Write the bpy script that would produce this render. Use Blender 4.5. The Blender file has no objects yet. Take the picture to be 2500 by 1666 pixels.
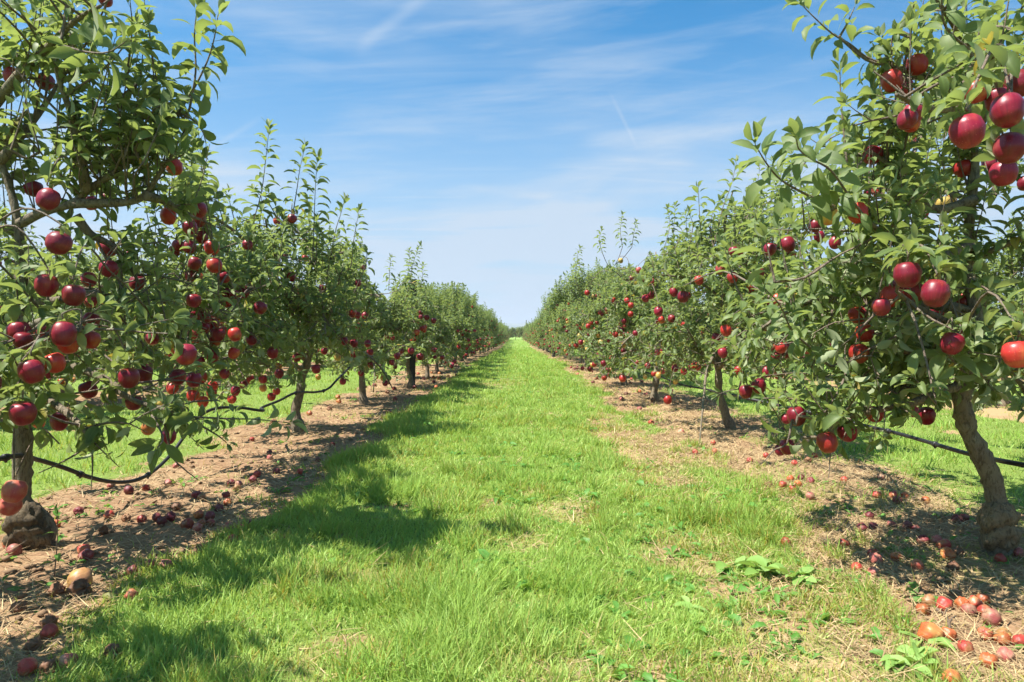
import bpy, math, random
import numpy as np
from mathutils import Vector, Matrix, Euler

# ------------------------------------------------------------------ camera, sky, sun, exposure
scn = bpy.context.scene
F, CX, HZ, CAM_H = 1667.0, 1261.0, 806.0, 1.0      # focal length and horizon in pixels of the photograph (2500 wide)
cam_d = bpy.data.cameras.new('camera')
cam_d.sensor_width = 36.0
cam_d.lens = 36.0 * F / 2500.0
cam_d.clip_start = 0.05
cam_d.clip_end = 20000
cam_d.dof.use_dof = True
cam_d.dof.focus_distance = 6.0
cam_d.dof.aperture_fstop = 11.0
cam = bpy.data.objects.new('camera', cam_d)
scn.collection.objects.link(cam)
cam.location = (0, 0, CAM_H)
cam.rotation_euler = (math.radians(90 - math.degrees(math.atan((833 - HZ) / F))), 0, math.atan((CX - 1250) / F))
scn.camera = cam

SUN_EL, SUN_AZ = math.radians(60), math.radians(-111)   # azimuth measured from +Y towards +X: from the left, a little behind
sun_dir = Vector((math.sin(SUN_AZ) * math.cos(SUN_EL), math.cos(SUN_AZ) * math.cos(SUN_EL), math.sin(SUN_EL)))
sun_d = bpy.data.lights.new('sun', 'SUN')
sun_d.energy = 4.8
sun_d.angle = math.radians(0.5)
sun_d.color = (1.0, 0.95, 0.86)
sun = bpy.data.objects.new('sun', sun_d)
sun.rotation_euler = sun_dir.to_track_quat('Z', 'Y').to_euler()
sun.location = (-20, -5, 30)
scn.collection.objects.link(sun)

world = bpy.data.worlds.new('World')
scn.world = world
world.use_nodes = True
nt = world.node_tree
nt.nodes.clear()
def N(t, typ, **kw):
    n = t.nodes.new(typ)
    for k, v in kw.items():
        setattr(n, k, v)
    return n
def L(t, a, b):
    t.links.new(a, b)
def ramp(t, stops, interp='LINEAR'):
    r = N(t, 'ShaderNodeValToRGB')
    r.color_ramp.interpolation = interp
    e = r.color_ramp.elements
    while len(e) < len(stops):
        e.new(0.5)
    for i, (p, c) in enumerate(stops):
        e[i].position = p
        e[i].color = c if len(c) == 4 else (*c, 1)
    return r
def math_node(t, op, a=None, b=None, clamp=False):
    m = N(t, 'ShaderNodeMath', operation=op)
    m.use_clamp = clamp
    for i, v in enumerate((a, b)):
        if v is None:
            continue
        if isinstance(v, (int, float)):
            m.inputs[i].default_value = v
        else:
            L(t, v, m.inputs[i])
    return m.outputs[0]
def mixc(t, fac, a, b, mode='MIX'):
    m = N(t, 'ShaderNodeMix', data_type='RGBA', blend_type=mode)
    for sock, v in ((m.inputs[0], fac), (m.inputs[6], a), (m.inputs[7], b)):
        if isinstance(v, (int, float)):
            sock.default_value = v
        elif isinstance(v, tuple):
            sock.default_value = v if len(v) == 4 else (*v, 1)
        else:
            L(t, v, sock)
    return m.outputs[2]

sky = N(nt, 'ShaderNodeTexSky', sky_type='NISHITA')
sky.sun_disc = False
sky.sun_elevation = SUN_EL
sky.sun_rotation = SUN_AZ
sky.air_density = 1.0
sky.dust_density = 0.9
sky.ozone_density = 2.2
tc = N(nt, 'ShaderNodeTexCoord')
sep = N(nt, 'ShaderNodeSeparateXYZ')
L(nt, tc.outputs['Generated'], sep.inputs[0])
zc = math_node(nt, 'MAXIMUM', sep.outputs[2], 0.0)
den = math_node(nt, 'ADD', zc, 0.10)
px = math_node(nt, 'DIVIDE', sep.outputs[0], den)
py = math_node(nt, 'DIVIDE', sep.outputs[1], den)
comb = N(nt, 'ShaderNodeCombineXYZ')
L(nt, px, comb.inputs[0]); L(nt, py, comb.inputs[1])
def cirrus(rot, sx, sy, scale, det, rough, dist, lo, hi, off=(0, 0, 0)):
    mp = N(nt, 'ShaderNodeMapping')
    mp.inputs['Rotation'].default_value = (0, 0, math.radians(rot))
    mp.inputs['Scale'].default_value = (sx, sy, 1)
    mp.inputs['Location'].default_value = off
    L(nt, comb.outputs[0], mp.inputs[0])
    n = N(nt, 'ShaderNodeTexNoise')
    n.inputs['Scale'].default_value = scale
    n.inputs['Detail'].default_value = det
    n.inputs['Roughness'].default_value = rough
    n.inputs['Distortion'].default_value = dist
    L(nt, mp.outputs[0], n.inputs['Vector'])
    r = N(nt, 'ShaderNodeMapRange', interpolation_type='SMOOTHSTEP')
    r.inputs[1].default_value = lo; r.inputs[2].default_value = hi
    L(nt, n.outputs['Fac'], r.inputs[0])
    return r.outputs[0]
c1 = cirrus(12, 0.35, 1.6, 1.1, 7, 0.62, 0.5, 0.46, 0.74, (3.1, 1.7, 0))
c2 = cirrus(-8, 0.22, 1.5, 3.2, 6, 0.6, 0.9, 0.48, 0.8, (0.4, 5.2, 0))
c3 = cirrus(20, 0.7, 0.9, 0.9, 4, 0.5, 0.4, 0.42, 0.62, (7.3, 2.2, 0))
cl = math_node(nt, 'MULTIPLY', c1, math_node(nt, 'ADD', math_node(nt, 'MULTIPLY', c3, 0.75), 0.25))
cl = math_node(nt, 'ADD', math_node(nt, 'MULTIPLY', cl, 0.50), math_node(nt, 'MULTIPLY', c2, 0.20))
cl = math_node(nt, 'ADD', cl, math_node(nt, 'MULTIPLY', c3, 0.25))
# long level streaks
comb2 = N(nt, 'ShaderNodeCombineXYZ')
L(nt, math_node(nt, 'MULTIPLY', sep.outputs[0], 1.5), comb2.inputs[0])
L(nt, math_node(nt, 'ADD', math_node(nt, 'MULTIPLY', zc, 11.0), math_node(nt, 'MULTIPLY', sep.outputs[0], -0.9)), comb2.inputs[1])
ns_ = N(nt, 'ShaderNodeTexNoise'); ns_.inputs['Scale'].default_value = 2.1; ns_.inputs['Detail'].default_value = 7; ns_.inputs['Roughness'].default_value = .6; ns_.inputs['Distortion'].default_value = .35
L(nt, comb2.outputs[0], ns_.inputs['Vector'])
ms_ = N(nt, 'ShaderNodeMapRange', interpolation_type='SMOOTHSTEP'); ms_.inputs[1].default_value = .44; ms_.inputs[2].default_value = .70
L(nt, ns_.outputs['Fac'], ms_.inputs[0])
cl = math_node(nt, 'ADD', cl, math_node(nt, 'MULTIPLY', ms_.outputs[0], 0.24))
# old aircraft trails: thin bands along great circles
def view_dir(x, y):
    v = Vector(((x - CX) / F, 1.0, (HZ - y) / F)); return v.normalized()
def trail(a, b, w, amt):
    global cl
    da, db = view_dir(*a), view_dir(*b); nrm = da.cross(db).normalized(); mid = (da + db).normalized(); half = math.cos(da.angle(db) / 2)
    def dot(v):
        d = N(nt, 'ShaderNodeVectorMath', operation='DOT_PRODUCT'); d.inputs[1].default_value = v; L(nt, tc.outputs['Generated'], d.inputs[0]); return d.outputs['Value']
    e = math_node(nt, 'ABSOLUTE', math_node(nt, 'ADD', dot(nrm), math_node(nt, 'MULTIPLY', math_node(nt, 'SUBTRACT', ns_.outputs['Fac'], .5), w)))
    m1 = N(nt, 'ShaderNodeMapRange', interpolation_type='SMOOTHSTEP'); m1.inputs[1].default_value = w; m1.inputs[2].default_value = 0; m1.inputs[3].default_value = 0; m1.inputs[4].default_value = 1; L(nt, e, m1.inputs[0])
    m2 = N(nt, 'ShaderNodeMapRange', interpolation_type='SMOOTHSTEP'); m2.inputs[1].default_value = half - .0012; m2.inputs[2].default_value = half + .001; L(nt, dot(mid), m2.inputs[0])
    cl = math_node(nt, 'ADD', cl, math_node(nt, 'MULTIPLY', math_node(nt, 'MULTIPLY', m1.outputs[0], m2.outputs[0]), amt))
trail((885, 118), (1080, -40), .013, .20)
trail((1512, 280), (1530, 316), .004, .28)
trail((480, 385), (620, 300), .006, .15)
# a thin veil that closes towards the horizon
veil = N(nt, 'ShaderNodeMapRange', interpolation_type='SMOOTHSTEP')
veil.inputs[1].default_value = 0.46; veil.inputs[2].default_value = 0.0
veil.inputs[3].default_value = 0.0; veil.inputs[4].default_value = 0.86
L(nt, zc, veil.inputs[0])
cl = math_node(nt, 'ADD', cl, veil.outputs[0])
cl = math_node(nt, 'MINIMUM', cl, 0.96)
SKYTINT = (0.05, 0.60, 0.84)
skyc = mixc(nt, 1.0, sky.outputs[0], SKYTINT, 'MULTIPLY')
skyc = mixc(nt, cl, skyc, (2.75, 3.3, 3.95))
bg = N(nt, 'ShaderNodeBackground')
bg.inputs['Strength'].default_value = 0.090
L(nt, skyc, bg.inputs[0])
wo = N(nt, 'ShaderNodeOutputWorld')
L(nt, bg.outputs[0], wo.inputs[0])

scn.view_settings.view_transform = 'Standard'
scn.view_settings.look = 'None'
scn.view_settings.exposure = 1.3
scn.view_settings.gamma = 1.0
scn.render.engine = 'CYCLES'
scn.cycles.max_bounces = 6
scn.cycles.diffuse_bounces = 3
scn.cycles.glossy_bounces = 2
scn.cycles.transmission_bounces = 4
scn.cycles.transparent_max_bounces = 4
scn.cycles.caustics_reflective = False
scn.cycles.caustics_refractive = False
scn.cycles.sample_clamp_indirect = 4.0

# ------------------------------------------------------------------ helpers
def px_at(x, y, D):                       # a point of the photograph at distance D along the lane
    return np.array([(x - CX) / F * D, D, CAM_H + (HZ - y) / F * D])

_rs = np.random.RandomState(7)
_lat = _rs.rand(256, 256)
def vnoise(x, y):
    x = np.asarray(x, float); y = np.asarray(y, float)
    xi = np.floor(x).astype(int); yi = np.floor(y).astype(int)
    fx = x - xi; fy = y - yi
    fx = fx * fx * (3 - 2 * fx); fy = fy * fy * (3 - 2 * fy)
    a = _lat[xi & 255, yi & 255]; b = _lat[(xi + 1) & 255, yi & 255]
    c = _lat[xi & 255, (yi + 1) & 255]; d = _lat[(xi + 1) & 255, (yi + 1) & 255]
    return (a * (1 - fx) + b * fx) * (1 - fy) + (c * (1 - fx) + d * fx) * fy
def fbm(x, y, o=4):
    s = 0; a = 0.5; t = 0
    for k in range(o):
        s = s + a * vnoise(x * 2 ** k + 17.3 * k, y * 2 ** k + 9.1 * k); t += a; a *= 0.5
    return s / t
def sstep(a, b, x):
    t = np.clip((np.asarray(x, float) - a) / (b - a), 0, 1)
    return t * t * (3 - 2 * t)
ROW, PITCH = 2.05, 4.1
def bare(x, y):
    """1 on the bare soil under the tree rows, 0 on the grass"""
    x = np.asarray(x, float); y = np.asarray(y, float)
    d = np.abs(np.mod(x, PITCH) - ROW) + (fbm(x * 2.2 + 5, y * 1.6, 3) - 0.5) * 0.75
    m = 1 - sstep(0.56, 0.84, d)
    m = m * (1 - (.22 + .28 * (x > 0)) * sstep(.54, .66, fbm(x * 2.7 + 61, y * 2.3 + 17, 3)))
    # the worn pale patches at the right side of the lane
    for (cx, cy, rx, ry, s) in ((1.02, 6.3, .30, 2.3, .62), (0.78, 3.15, .30, .35, .5), (1.05, 2.35, .35, .4, .6), (-.05, 3.3, .22, .3, .4), (-.55, 2.75, .3, .25, .45),
                                (.28, 3.7, .2, .3, .45), (0.2, 2.0, .35, .22, .4), (-.45, 9.2, .35, .6, .4), (-.2, 13, .5, 1.2, .4), (-.55, 2.05, .2, .2, .4), (.75, 1.95, .4, .2, .55)):
        q = ((x - cx) / rx) ** 2 + ((y - cy) / ry) ** 2 + (fbm(x * 5, y * 5, 3) - .5) * 1.6
        m = np.maximum(m, s * (1 - sstep(0.3, 1.5, q)))
    q = sstep(.60, .70, fbm(x * 2.1 + 90, y * 1.5 + 33, 3)) * sstep(.5, .62, fbm(x * 6 + 1, y * 6, 2))
    m = np.maximum(m, .6 * q)
    return m
def gz(x, y):
    x = np.asarray(x, float); y = np.asarray(y, float)
    z = -0.62 * sstep(12, 66, y)
    near = 1 - sstep(20, 40, np.hypot(x, y))
    b = bare(x, y)
    z = z + near * ((fbm(x * .7, y * .7, 3) - .5) * 0.08 - b * 0.02 + b * (fbm(x * 7, y * 7, 3) - .5) * 0.035 + b * (fbm(x * 26, y * 26, 2) - .5) * 0.014)
    return z

def new_mesh(name, V, faces, cols=None, mats=(), midx=None, smooth=True):
    """faces: list of int arrays (n,3) or (n,4); cols: dict name -> (nv,4); midx: list of arrays per face block"""
    me = bpy.data.meshes.new(name)
    V = np.ascontiguousarray(V, dtype=np.float32)
    me.vertices.add(len(V)); me.vertices.foreach_set('co', V.ravel())
    faces = [np.asarray(f, dtype=np.int32) for f in faces if len(f)]
    nl = sum(f.size for f in faces); nf = sum(len(f) for f in faces)
    me.loops.add(nl); me.polygons.add(nf)
    me.loops.foreach_set('vertex_index', np.concatenate([f.ravel() for f in faces]))
    tot = np.concatenate([np.full(len(f), f.shape[1], dtype=np.int32) for f in faces])
    st = np.concatenate([[0], np.cumsum(tot)[:-1]]).astype(np.int32)
    me.polygons.foreach_set('loop_start', st); me.polygons.foreach_set('loop_total', tot)
    me.polygons.foreach_set('use_smooth', np.full(nf, smooth, dtype=bool))
    if midx is not None:
        me.polygons.foreach_set('material_index', np.asarray(midx, dtype=np.int32))
    for m in mats:
        me.materials.append(m)
    if cols is not None:
        a = me.color_attributes.new('tone', 'FLOAT_COLOR', 'POINT')
        a.data.foreach_set('color', np.ascontiguousarray(cols, dtype=np.float32).ravel())
    me.update(calc_edges=True)
    return me

class Acc:
    """collects quads/tris for one mesh"""
    def __init__(s):
        s.V = []; s.Q = []; s.T = []; s.C = []; s.mq = []; s.mt = []; s.n = 0
    def add(s, V, Q=None, T=None, C=None, mat=0):
        V = np.asarray(V, float).reshape(-1, 3)
        if C is None:
            C = np.tile([.5, .5, 0, 1], (len(V), 1))
        C = np.asarray(C, float)
        if C.ndim == 1:
            C = np.tile(C, (len(V), 1))
        s.V.append(V); s.C.append(C)
        if Q is not None and len(Q):
            s.Q.append(np.asarray(Q) + s.n); s.mq.append(np.full(len(Q), mat))
        if T is not None and len(T):
            s.T.append(np.asarray(T) + s.n); s.mt.append(np.full(len(T), mat))
        s.n += len(V)
    def mesh(s, name, mats, smooth=True):
        fs = []; mi = []
        if s.Q:
            fs.append(np.concatenate(s.Q)); mi += s.mq
        if s.T:
            fs.append(np.concatenate(s.T)); mi += s.mt
        return new_mesh(name, np.concatenate(s.V), fs, np.concatenate(s.C), mats, np.concatenate(mi), smooth)

def tube(P, R, n=6, cap=True, jit=0.0, rs=None):
    P = np.asarray(P, float); R = np.asarray(R, float) * np.ones(len(P))
    T = np.gradient(P, axis=0); T /= np.linalg.norm(T, axis=1)[:, None] + 1e-9
    ref = np.array([0., 0, 1]) if abs(T[0][2]) < .9 else np.array([1., 0, 0])
    u = np.cross(T[0], ref); u /= np.linalg.norm(u)
    V = []
    ang = np.arange(n) * 2 * np.pi / n
    for i in range(len(P)):
        u = u - T[i] * np.dot(u, T[i]); u /= np.linalg.norm(u) + 1e-9
        w = np.cross(T[i], u)
        r = R[i] * np.ones(n)
        if jit:
            r = r * (1 + jit * (rs.rand(n) - .5))
        V.append(P[i] + (np.cos(ang) * r)[:, None] * u + (np.sin(ang) * r)[:, None] * w)
    V = np.concatenate(V)
    Q = []
    for i in range(len(P) - 1):
        a = i * n
        for k in range(n):
            k2 = (k + 1) % n
            Q.append((a + k, a + k2, a + n + k2, a + n + k))
    T_ = []
    if cap:
        c = len(V); V = np.vstack([V, P[0], P[-1]])
        for k in range(n):
            k2 = (k + 1) % n
            T_.append((c, k2, k)); T_.append((c + 1, (len(P) - 1) * n + k, (len(P) - 1) * n + k2))
    return V, Q, T_

def smooth_path(P, m=4):
    """Catmull-Rom through the points"""
    P = np.asarray(P, float)
    if len(P) < 3:
        return P
    X = np.vstack([2 * P[0] - P[1], P, 2 * P[-1] - P[-2]])
    out = []
    for i in range(1, len(X) - 2):
        for k in range(m):
            t = k / m
            out.append(.5 * (2 * X[i] + (X[i + 1] - X[i - 1]) * t + (2 * X[i - 1] - 5 * X[i] + 4 * X[i + 1] - X[i + 2]) * t ** 2 + (-X[i - 1] + 3 * X[i] - 3 * X[i + 1] + X[i + 2]) * t ** 3))
    out.append(X[-2])
    return np.array(out)

def norm(v):
    return v / (np.linalg.norm(v) + 1e-9)

def link(name, data, parent=None, loc=None):
    o = bpy.data.objects.new(name, data)
    scn.collection.objects.link(o)
    if parent:
        o.parent = parent
    if loc is not None:
        o.location = loc
    return o
def tag(o, label=None, cat=None, group=None, kind=None):
    if label: o['label'] = label
    if cat: o['category'] = cat
    if group: o['group'] = group
    if kind: o['kind'] = kind
    return o

# ------------------------------------------------------------------ materials
def material(name):
    m = bpy.data.materials.new(name); m.use_nodes = True
    t = m.node_tree; t.nodes.clear()
    out = N(t, 'ShaderNodeOutputMaterial')
    return m, t, out
def attr(t, name='tone'):
    a = N(t, 'ShaderNodeAttribute'); a.attribute_name = name
    s = N(t, 'ShaderNodeSeparateColor'); L(t, a.outputs['Color'], s.inputs[0])
    return s.outputs[0], s.outputs[1], s.outputs[2], a.outputs['Alpha']
def noise(t, scale, det=4, rough=.55, dist=0, vec=None, space='Object'):
    n = N(t, 'ShaderNodeTexNoise')
    n.inputs['Scale'].default_value = scale; n.inputs['Detail'].default_value = det
    n.inputs['Roughness'].default_value = rough; n.inputs['Distortion'].default_value = dist
    if vec is None:
        c = N(t, 'ShaderNodeTexCoord'); vec = c.outputs[space]
    L(t, vec, n.inputs['Vector'])
    return n.outputs['Fac']
def bump(t, h, strength, dist=0.01):
    b = N(t, 'ShaderNodeBump'); b.inputs['Strength'].default_value = strength; b.inputs['Distance'].default_value = dist
    L(t, h, b.inputs['Height'])
    return b.outputs[0]

def leaf_material(name, dark, light, back, transl=.30, trans_col=(0.30, 0.42, 0.04), rough=.42, old=(0.42, 0.30, 0.04), spots_=.55):
    m, t, out = material(name)
    r, g, b, a = attr(t)
    oi = N(t, 'ShaderNodeObjectInfo')
    col = mixc(t, r, dark, light)
    rib = ramp(t, [(0.0, (1, 1, 1)), (0.10, (1, 1, 1)), (0.2, (0, 0, 0))]); L(t, g, rib.inputs[0])
    col = mixc(t, math_node(t, 'MULTIPLY', rib.outputs[0], .45), col, (0.17, 0.24, 0.07))
    col = mixc(t, b, col, old)
    nz = noise(t, 60, 3)
    sp_ = ramp(t, [(.66, (0, 0, 0)), (.72, (1, 1, 1))]); L(t, noise(t, 75, 2), sp_.inputs[0])
    col = mixc(t, math_node(t, 'MULTIPLY', nz, .35), col, tuple(x * 1.9 for x in dark))
    col = mixc(t, math_node(t, 'MULTIPLY', sp_.outputs[0], spots_), col, (0.16, 0.10, 0.03))
    backc = mixc(t, math_node(t, 'MULTIPLY', r, .6), back, tuple(x * .62 for x in back))
    backc = mixc(t, b, backc, (0.45, 0.36, 0.10))
    geo = N(t, 'ShaderNodeNewGeometry')
    fc = mixc(t, geo.outputs['Backfacing'], col, backc)
    p = N(t, 'ShaderNodeBsdfPrincipled')
    L(t, fc, p.inputs['Base Color'])
    L(t, math_node(t, 'ADD', math_node(t, 'MULTIPLY', geo.outputs['Backfacing'], .35), rough), p.inputs['Roughness'])
    p.inputs['Specular IOR Level'].default_value = .32
    tr = N(t, 'ShaderNodeBsdfTranslucent')
    tcol = mixc(t, b, trans_col, (0.5, 0.33, 0.03))
    L(t, tcol, tr.inputs[0])
    mx = N(t, 'ShaderNodeMixShader'); mx.inputs[0].default_value = transl
    L(t, p.outputs[0], mx.inputs[1]); L(t, tr.outputs[0], mx.inputs[2])
    L(t, mx.outputs[0], out.inputs[0])
    return m
M = {}
M['leaf'] = leaf_material('apple_leaf', (0.048, 0.085, 0.024), (0.215, 0.262, 0.095), (0.33, 0.37, 0.22), transl=.34, trans_col=(0.36, 0.45, 0.10), rough=.52)
M['grass'] = leaf_material('grass_blade', (0.16, 0.30, 0.04), (0.46, 0.60, 0.17), (0.27, 0.44, 0.09), transl=.38, trans_col=(0.48, 0.62, 0.11), rough=.5, old=(0.46, 0.36, 0.17), spots_=0.0)
M['dock'] = leaf_material('dock_leaf', (0.16, 0.28, 0.06), (0.30, 0.44, 0.14), (0.3, 0.42, 0.16), transl=.3, trans_col=(0.40, 0.58, 0.10), rough=.6, spots_=.3)
M['weed'] = leaf_material('weed_leaf', (0.06, 0.17, 0.025), (0.14, 0.30, 0.06), (0.2, 0.32, 0.12), transl=.3, trans_col=(0.30, 0.50, 0.06), rough=.5)

def bark_material(name, c1_, c2_, lichen=.35):
    m, t, out = material(name)
    tcx = N(t, 'ShaderNodeTexCoord'); mpx = N(t, 'ShaderNodeMapping'); mpx.inputs['Scale'].default_value = (1, 1, .35); L(t, tcx.outputs['Object'], mpx.inputs[0])
    n1 = noise(t, 22, 7, .7, .4, mpx.outputs[0]); n2 = noise(t, 75, 5, .65, .6, mpx.outputs[0]); n3 = noise(t, 6, 3, .5)
    col = mixc(t, n1, c1_, c2_)
    rr = ramp(t, [(.52, (0, 0, 0)), (.66, (1, 1, 1))]); L(t, n3, rr.inputs[0])
    col = mixc(t, math_node(t, 'MULTIPLY', rr.outputs[0], lichen), col, (0.34, 0.34, 0.24))
    dd = ramp(t, [(.40, (1, 1, 1)), (.50, (0, 0, 0))]); L(t, n2, dd.inputs[0])
    col = mixc(t, math_node(t, 'MULTIPLY', dd.outputs[0], .6), col, tuple(x * .35 for x in c1_))
    p = N(t, 'ShaderNodeBsdfPrincipled'); L(t, col, p.inputs['Base Color']); p.inputs['Roughness'].default_value = .85
    L(t, bump(t, math_node(t, 'ADD', n2, math_node(t, 'MULTIPLY', n1, 1.5)), 1.0, .012), p.inputs['Normal'])
    L(t, p.outputs[0], out.inputs[0])
    return m
M['bark'] = bark_material('apple_bark', (0.12, 0.085, 0.055), (0.30, 0.25, 0.17))
M['twig'] = bark_material('apple_twig', (0.13, 0.085, 0.06), (0.26, 0.21, 0.16), .15)
M['stump'] = bark_material('dark_stump_bark', (0.055, 0.04, 0.022), (0.17, 0.12, 0.065), .25)  # a darker brown bark for the swelling on the left tree
M['burl'] = bark_material('graft_bark', (0.15, 0.10, 0.055), (0.36, 0.27, 0.155), .2)

def apple_material(name, deep, bright, flush, fl_lo, fl_hi, dull=0.0, rough=.36):
    m, t, out = material(name)
    c = N(t, 'ShaderNodeTexCoord')
    s = N(t, 'ShaderNodeSeparateXYZ'); L(t, c.outputs['Object'], s.inputs[0])
    at = math_node(t, 'ARCTAN2', s.outputs[1], s.outputs[0])
    cb = N(t, 'ShaderNodeCombineXYZ')
    oi = N(t, 'ShaderNodeObjectInfo')
    L(t, math_node(t, 'MULTIPLY', at, 9.0), cb.inputs[0])
    L(t, math_node(t, 'MULTIPLY', s.outputs[2], 14.0), cb.inputs[1])
    L(t, math_node(t, 'MULTIPLY', oi.outputs['Random'], 40.0), cb.inputs[2])
    n = N(t, 'ShaderNodeTexNoise'); n.inputs['Scale'].default_value = 1.0; n.inputs['Detail'].default_value = 5
    L(t, cb.outputs[0], n.inputs['Vector'])
    col = mixc(t, n.outputs['Fac'], deep, bright)
    big = N(t, 'ShaderNodeTexNoise'); big.noise_dimensions = '4D'; big.inputs['Scale'].default_value = 16; big.inputs['Detail'].default_value = 2
    L(t, c.outputs['Object'], big.inputs['Vector']); L(t, math_node(t, 'MULTIPLY', oi.outputs['Random'], 30.), big.inputs['W'])
    r = N(t, 'ShaderNodeMapRange', interpolation_type='SMOOTHSTEP'); r.inputs[1].default_value = fl_lo; r.inputs[2].default_value = fl_hi
    L(t, math_node(t, 'ADD', big.outputs['Fac'], math_node(t, 'MULTIPLY', n.outputs['Fac'], .12)), r.inputs[0])
    col = mixc(t, r.outputs[0], col, flush)
    v = N(t, 'ShaderNodeTexVoronoi'); v.inputs['Scale'].default_value = 130
    L(t, c.outputs['Object'], v.inputs['Vector'])
    sp = ramp(t, [(.10, (1, 1, 1)), (.16, (0, 0, 0))]); L(t, v.outputs['Distance'], sp.inputs[0])
    col = mixc(t, math_node(t, 'MULTIPLY', sp.outputs[0], .35), col, tuple(min(1, x * 1.6 + .1) for x in flush))
    if dull:
        br = noise(t, 28, 4, .6, .5)
        rr = ramp(t, [(.48, (0, 0, 0)), (.62, (1, 1, 1))]); L(t, br, rr.inputs[0])
        col = mixc(t, math_node(t, 'MULTIPLY', rr.outputs[0], dull), col, (0.16, 0.07, 0.03))
    hs = N(t, 'ShaderNodeHueSaturation'); L(t, col, hs.inputs['Color'])
    L(t, math_node(t, 'ADD', math_node(t, 'MULTIPLY', oi.outputs['Random'], .5), .72), hs.inputs['Value'])
    p = N(t, 'ShaderNodeBsdfPrincipled'); L(t, hs.outputs[0], p.inputs['Base Color'])
    L(t, math_node(t, 'ADD', math_node(t, 'MULTIPLY', noise(t, 40, 3), .22), rough - .08), p.inputs['Roughness'])
    p.inputs['Specular IOR Level'].default_value = .45
    p.inputs['Subsurface Weight'].default_value = 0.0
    if dull:
        L(t, bump(t, noise(t, 45, 3), .5, .004), p.inputs['Normal'])
    L(t, p.outputs[0], out.inputs[0])
    return m
M['apple'] = apple_material('apple_skin_crimson', (0.115, 0.004, 0.016), (0.302, 0.014, 0.032), (0.396, 0.065, 0.043), .60, .85)
M['apple_red'] = apple_material('apple_skin_scarlet', (0.29, 0.013, 0.015), (0.44, 0.034, 0.024), (0.50, 0.14, 0.05), .56, .82)
M['apple_orange'] = apple_material('apple_skin_orange', (0.432, 0.086, 0.025), (0.533, 0.216, 0.058), (0.518, 0.374, 0.101), .40, .66)
M['apple_pale'] = apple_material('apple_skin_pink', (0.30, 0.028, 0.035), (0.38, 0.06, 0.055), (0.40, 0.15, 0.09), .5, .78)
M['fall_dark'] = apple_material('windfall_dark', (0.112, 0.012, 0.022), (0.223, 0.031, 0.037), (0.260, 0.087, 0.068), .55, .8, .55, .5)
M['fall_red'] = apple_material('windfall_red', (0.298, 0.022, 0.022), (0.397, 0.056, 0.037), (0.434, 0.186, 0.081), .5, .75, .3, .42)
M['fall_pale'] = apple_material('windfall_pink', (0.312, 0.048, 0.054), (0.396, 0.132, 0.102), (0.420, 0.252, 0.156), .48, .72, .35, .5)
M['fall_brown'] = apple_material('windfall_brown', (0.143, 0.055, 0.028), (0.220, 0.105, 0.050), (0.231, 0.132, 0.066), .5, .75, .6, .6)
M['fall_orange'] = apple_material('windfall_orange', (0.330, 0.055, 0.022), (0.400, 0.120, 0.035), (0.440, 0.230, 0.070), .52, .78, .3, .42)
M['fall_yellow'] = apple_material('windfall_yellow', (0.36, 0.19, 0.045), (0.44, 0.29, 0.08), (0.40, 0.20, 0.09), .46, .66, .35, .42)

def plain(name, col, rough=.6, var=.25, sc=30, bmp=.3):
    m, t, out = material(name)
    n = noise(t, sc, 5)
    c = mixc(t, n, tuple(x * (1 - var) for x in col), tuple(min(1, x * (1 + var)) for x in col))
    p = N(t, 'ShaderNodeBsdfPrincipled'); L(t, c, p.inputs['Base Color']); p.inputs['Roughness'].default_value = rough
    L(t, bump(t, n, bmp, .003), p.inputs['Normal'])
    L(t, p.outputs[0], out.inputs[0])
    return m
M['hose'] = plain('hose_plastic', (0.012, 0.012, 0.014), .5, .4, 50, .1)
M['post'] = plain('post_dark_wood', (0.03, 0.027, 0.025), .8, .5, 40, .6)
M['pole'] = plain('pole_grey_wood', (0.16, 0.14, 0.12), .8, .3, 20, .3)
M['stick'] = plain('stick_bark', (0.13, 0.09, 0.06), .85, .4, 60, .5)
M['stalk'] = plain('apple_stalk', (0.16, 0.12, 0.05), .7, .3, 60, .2)
M['clod'] = plain('soil_clod', (0.22, 0.135, 0.075), .95, .35, 35, .7)

def straw_material():
    m, t, out = material('dead_straw')
    r, g, b, a = attr(t)
    col = mixc(t, r, (0.20, 0.12, 0.06), (0.50, 0.37, 0.19))
    p = N(t, 'ShaderNodeBsdfPrincipled'); L(t, col, p.inputs['Base Color']); p.inputs['Roughness'].default_value = .7
    L(t, p.outputs[0], out.inputs[0])
    return m
M['straw'] = straw_material()

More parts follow.
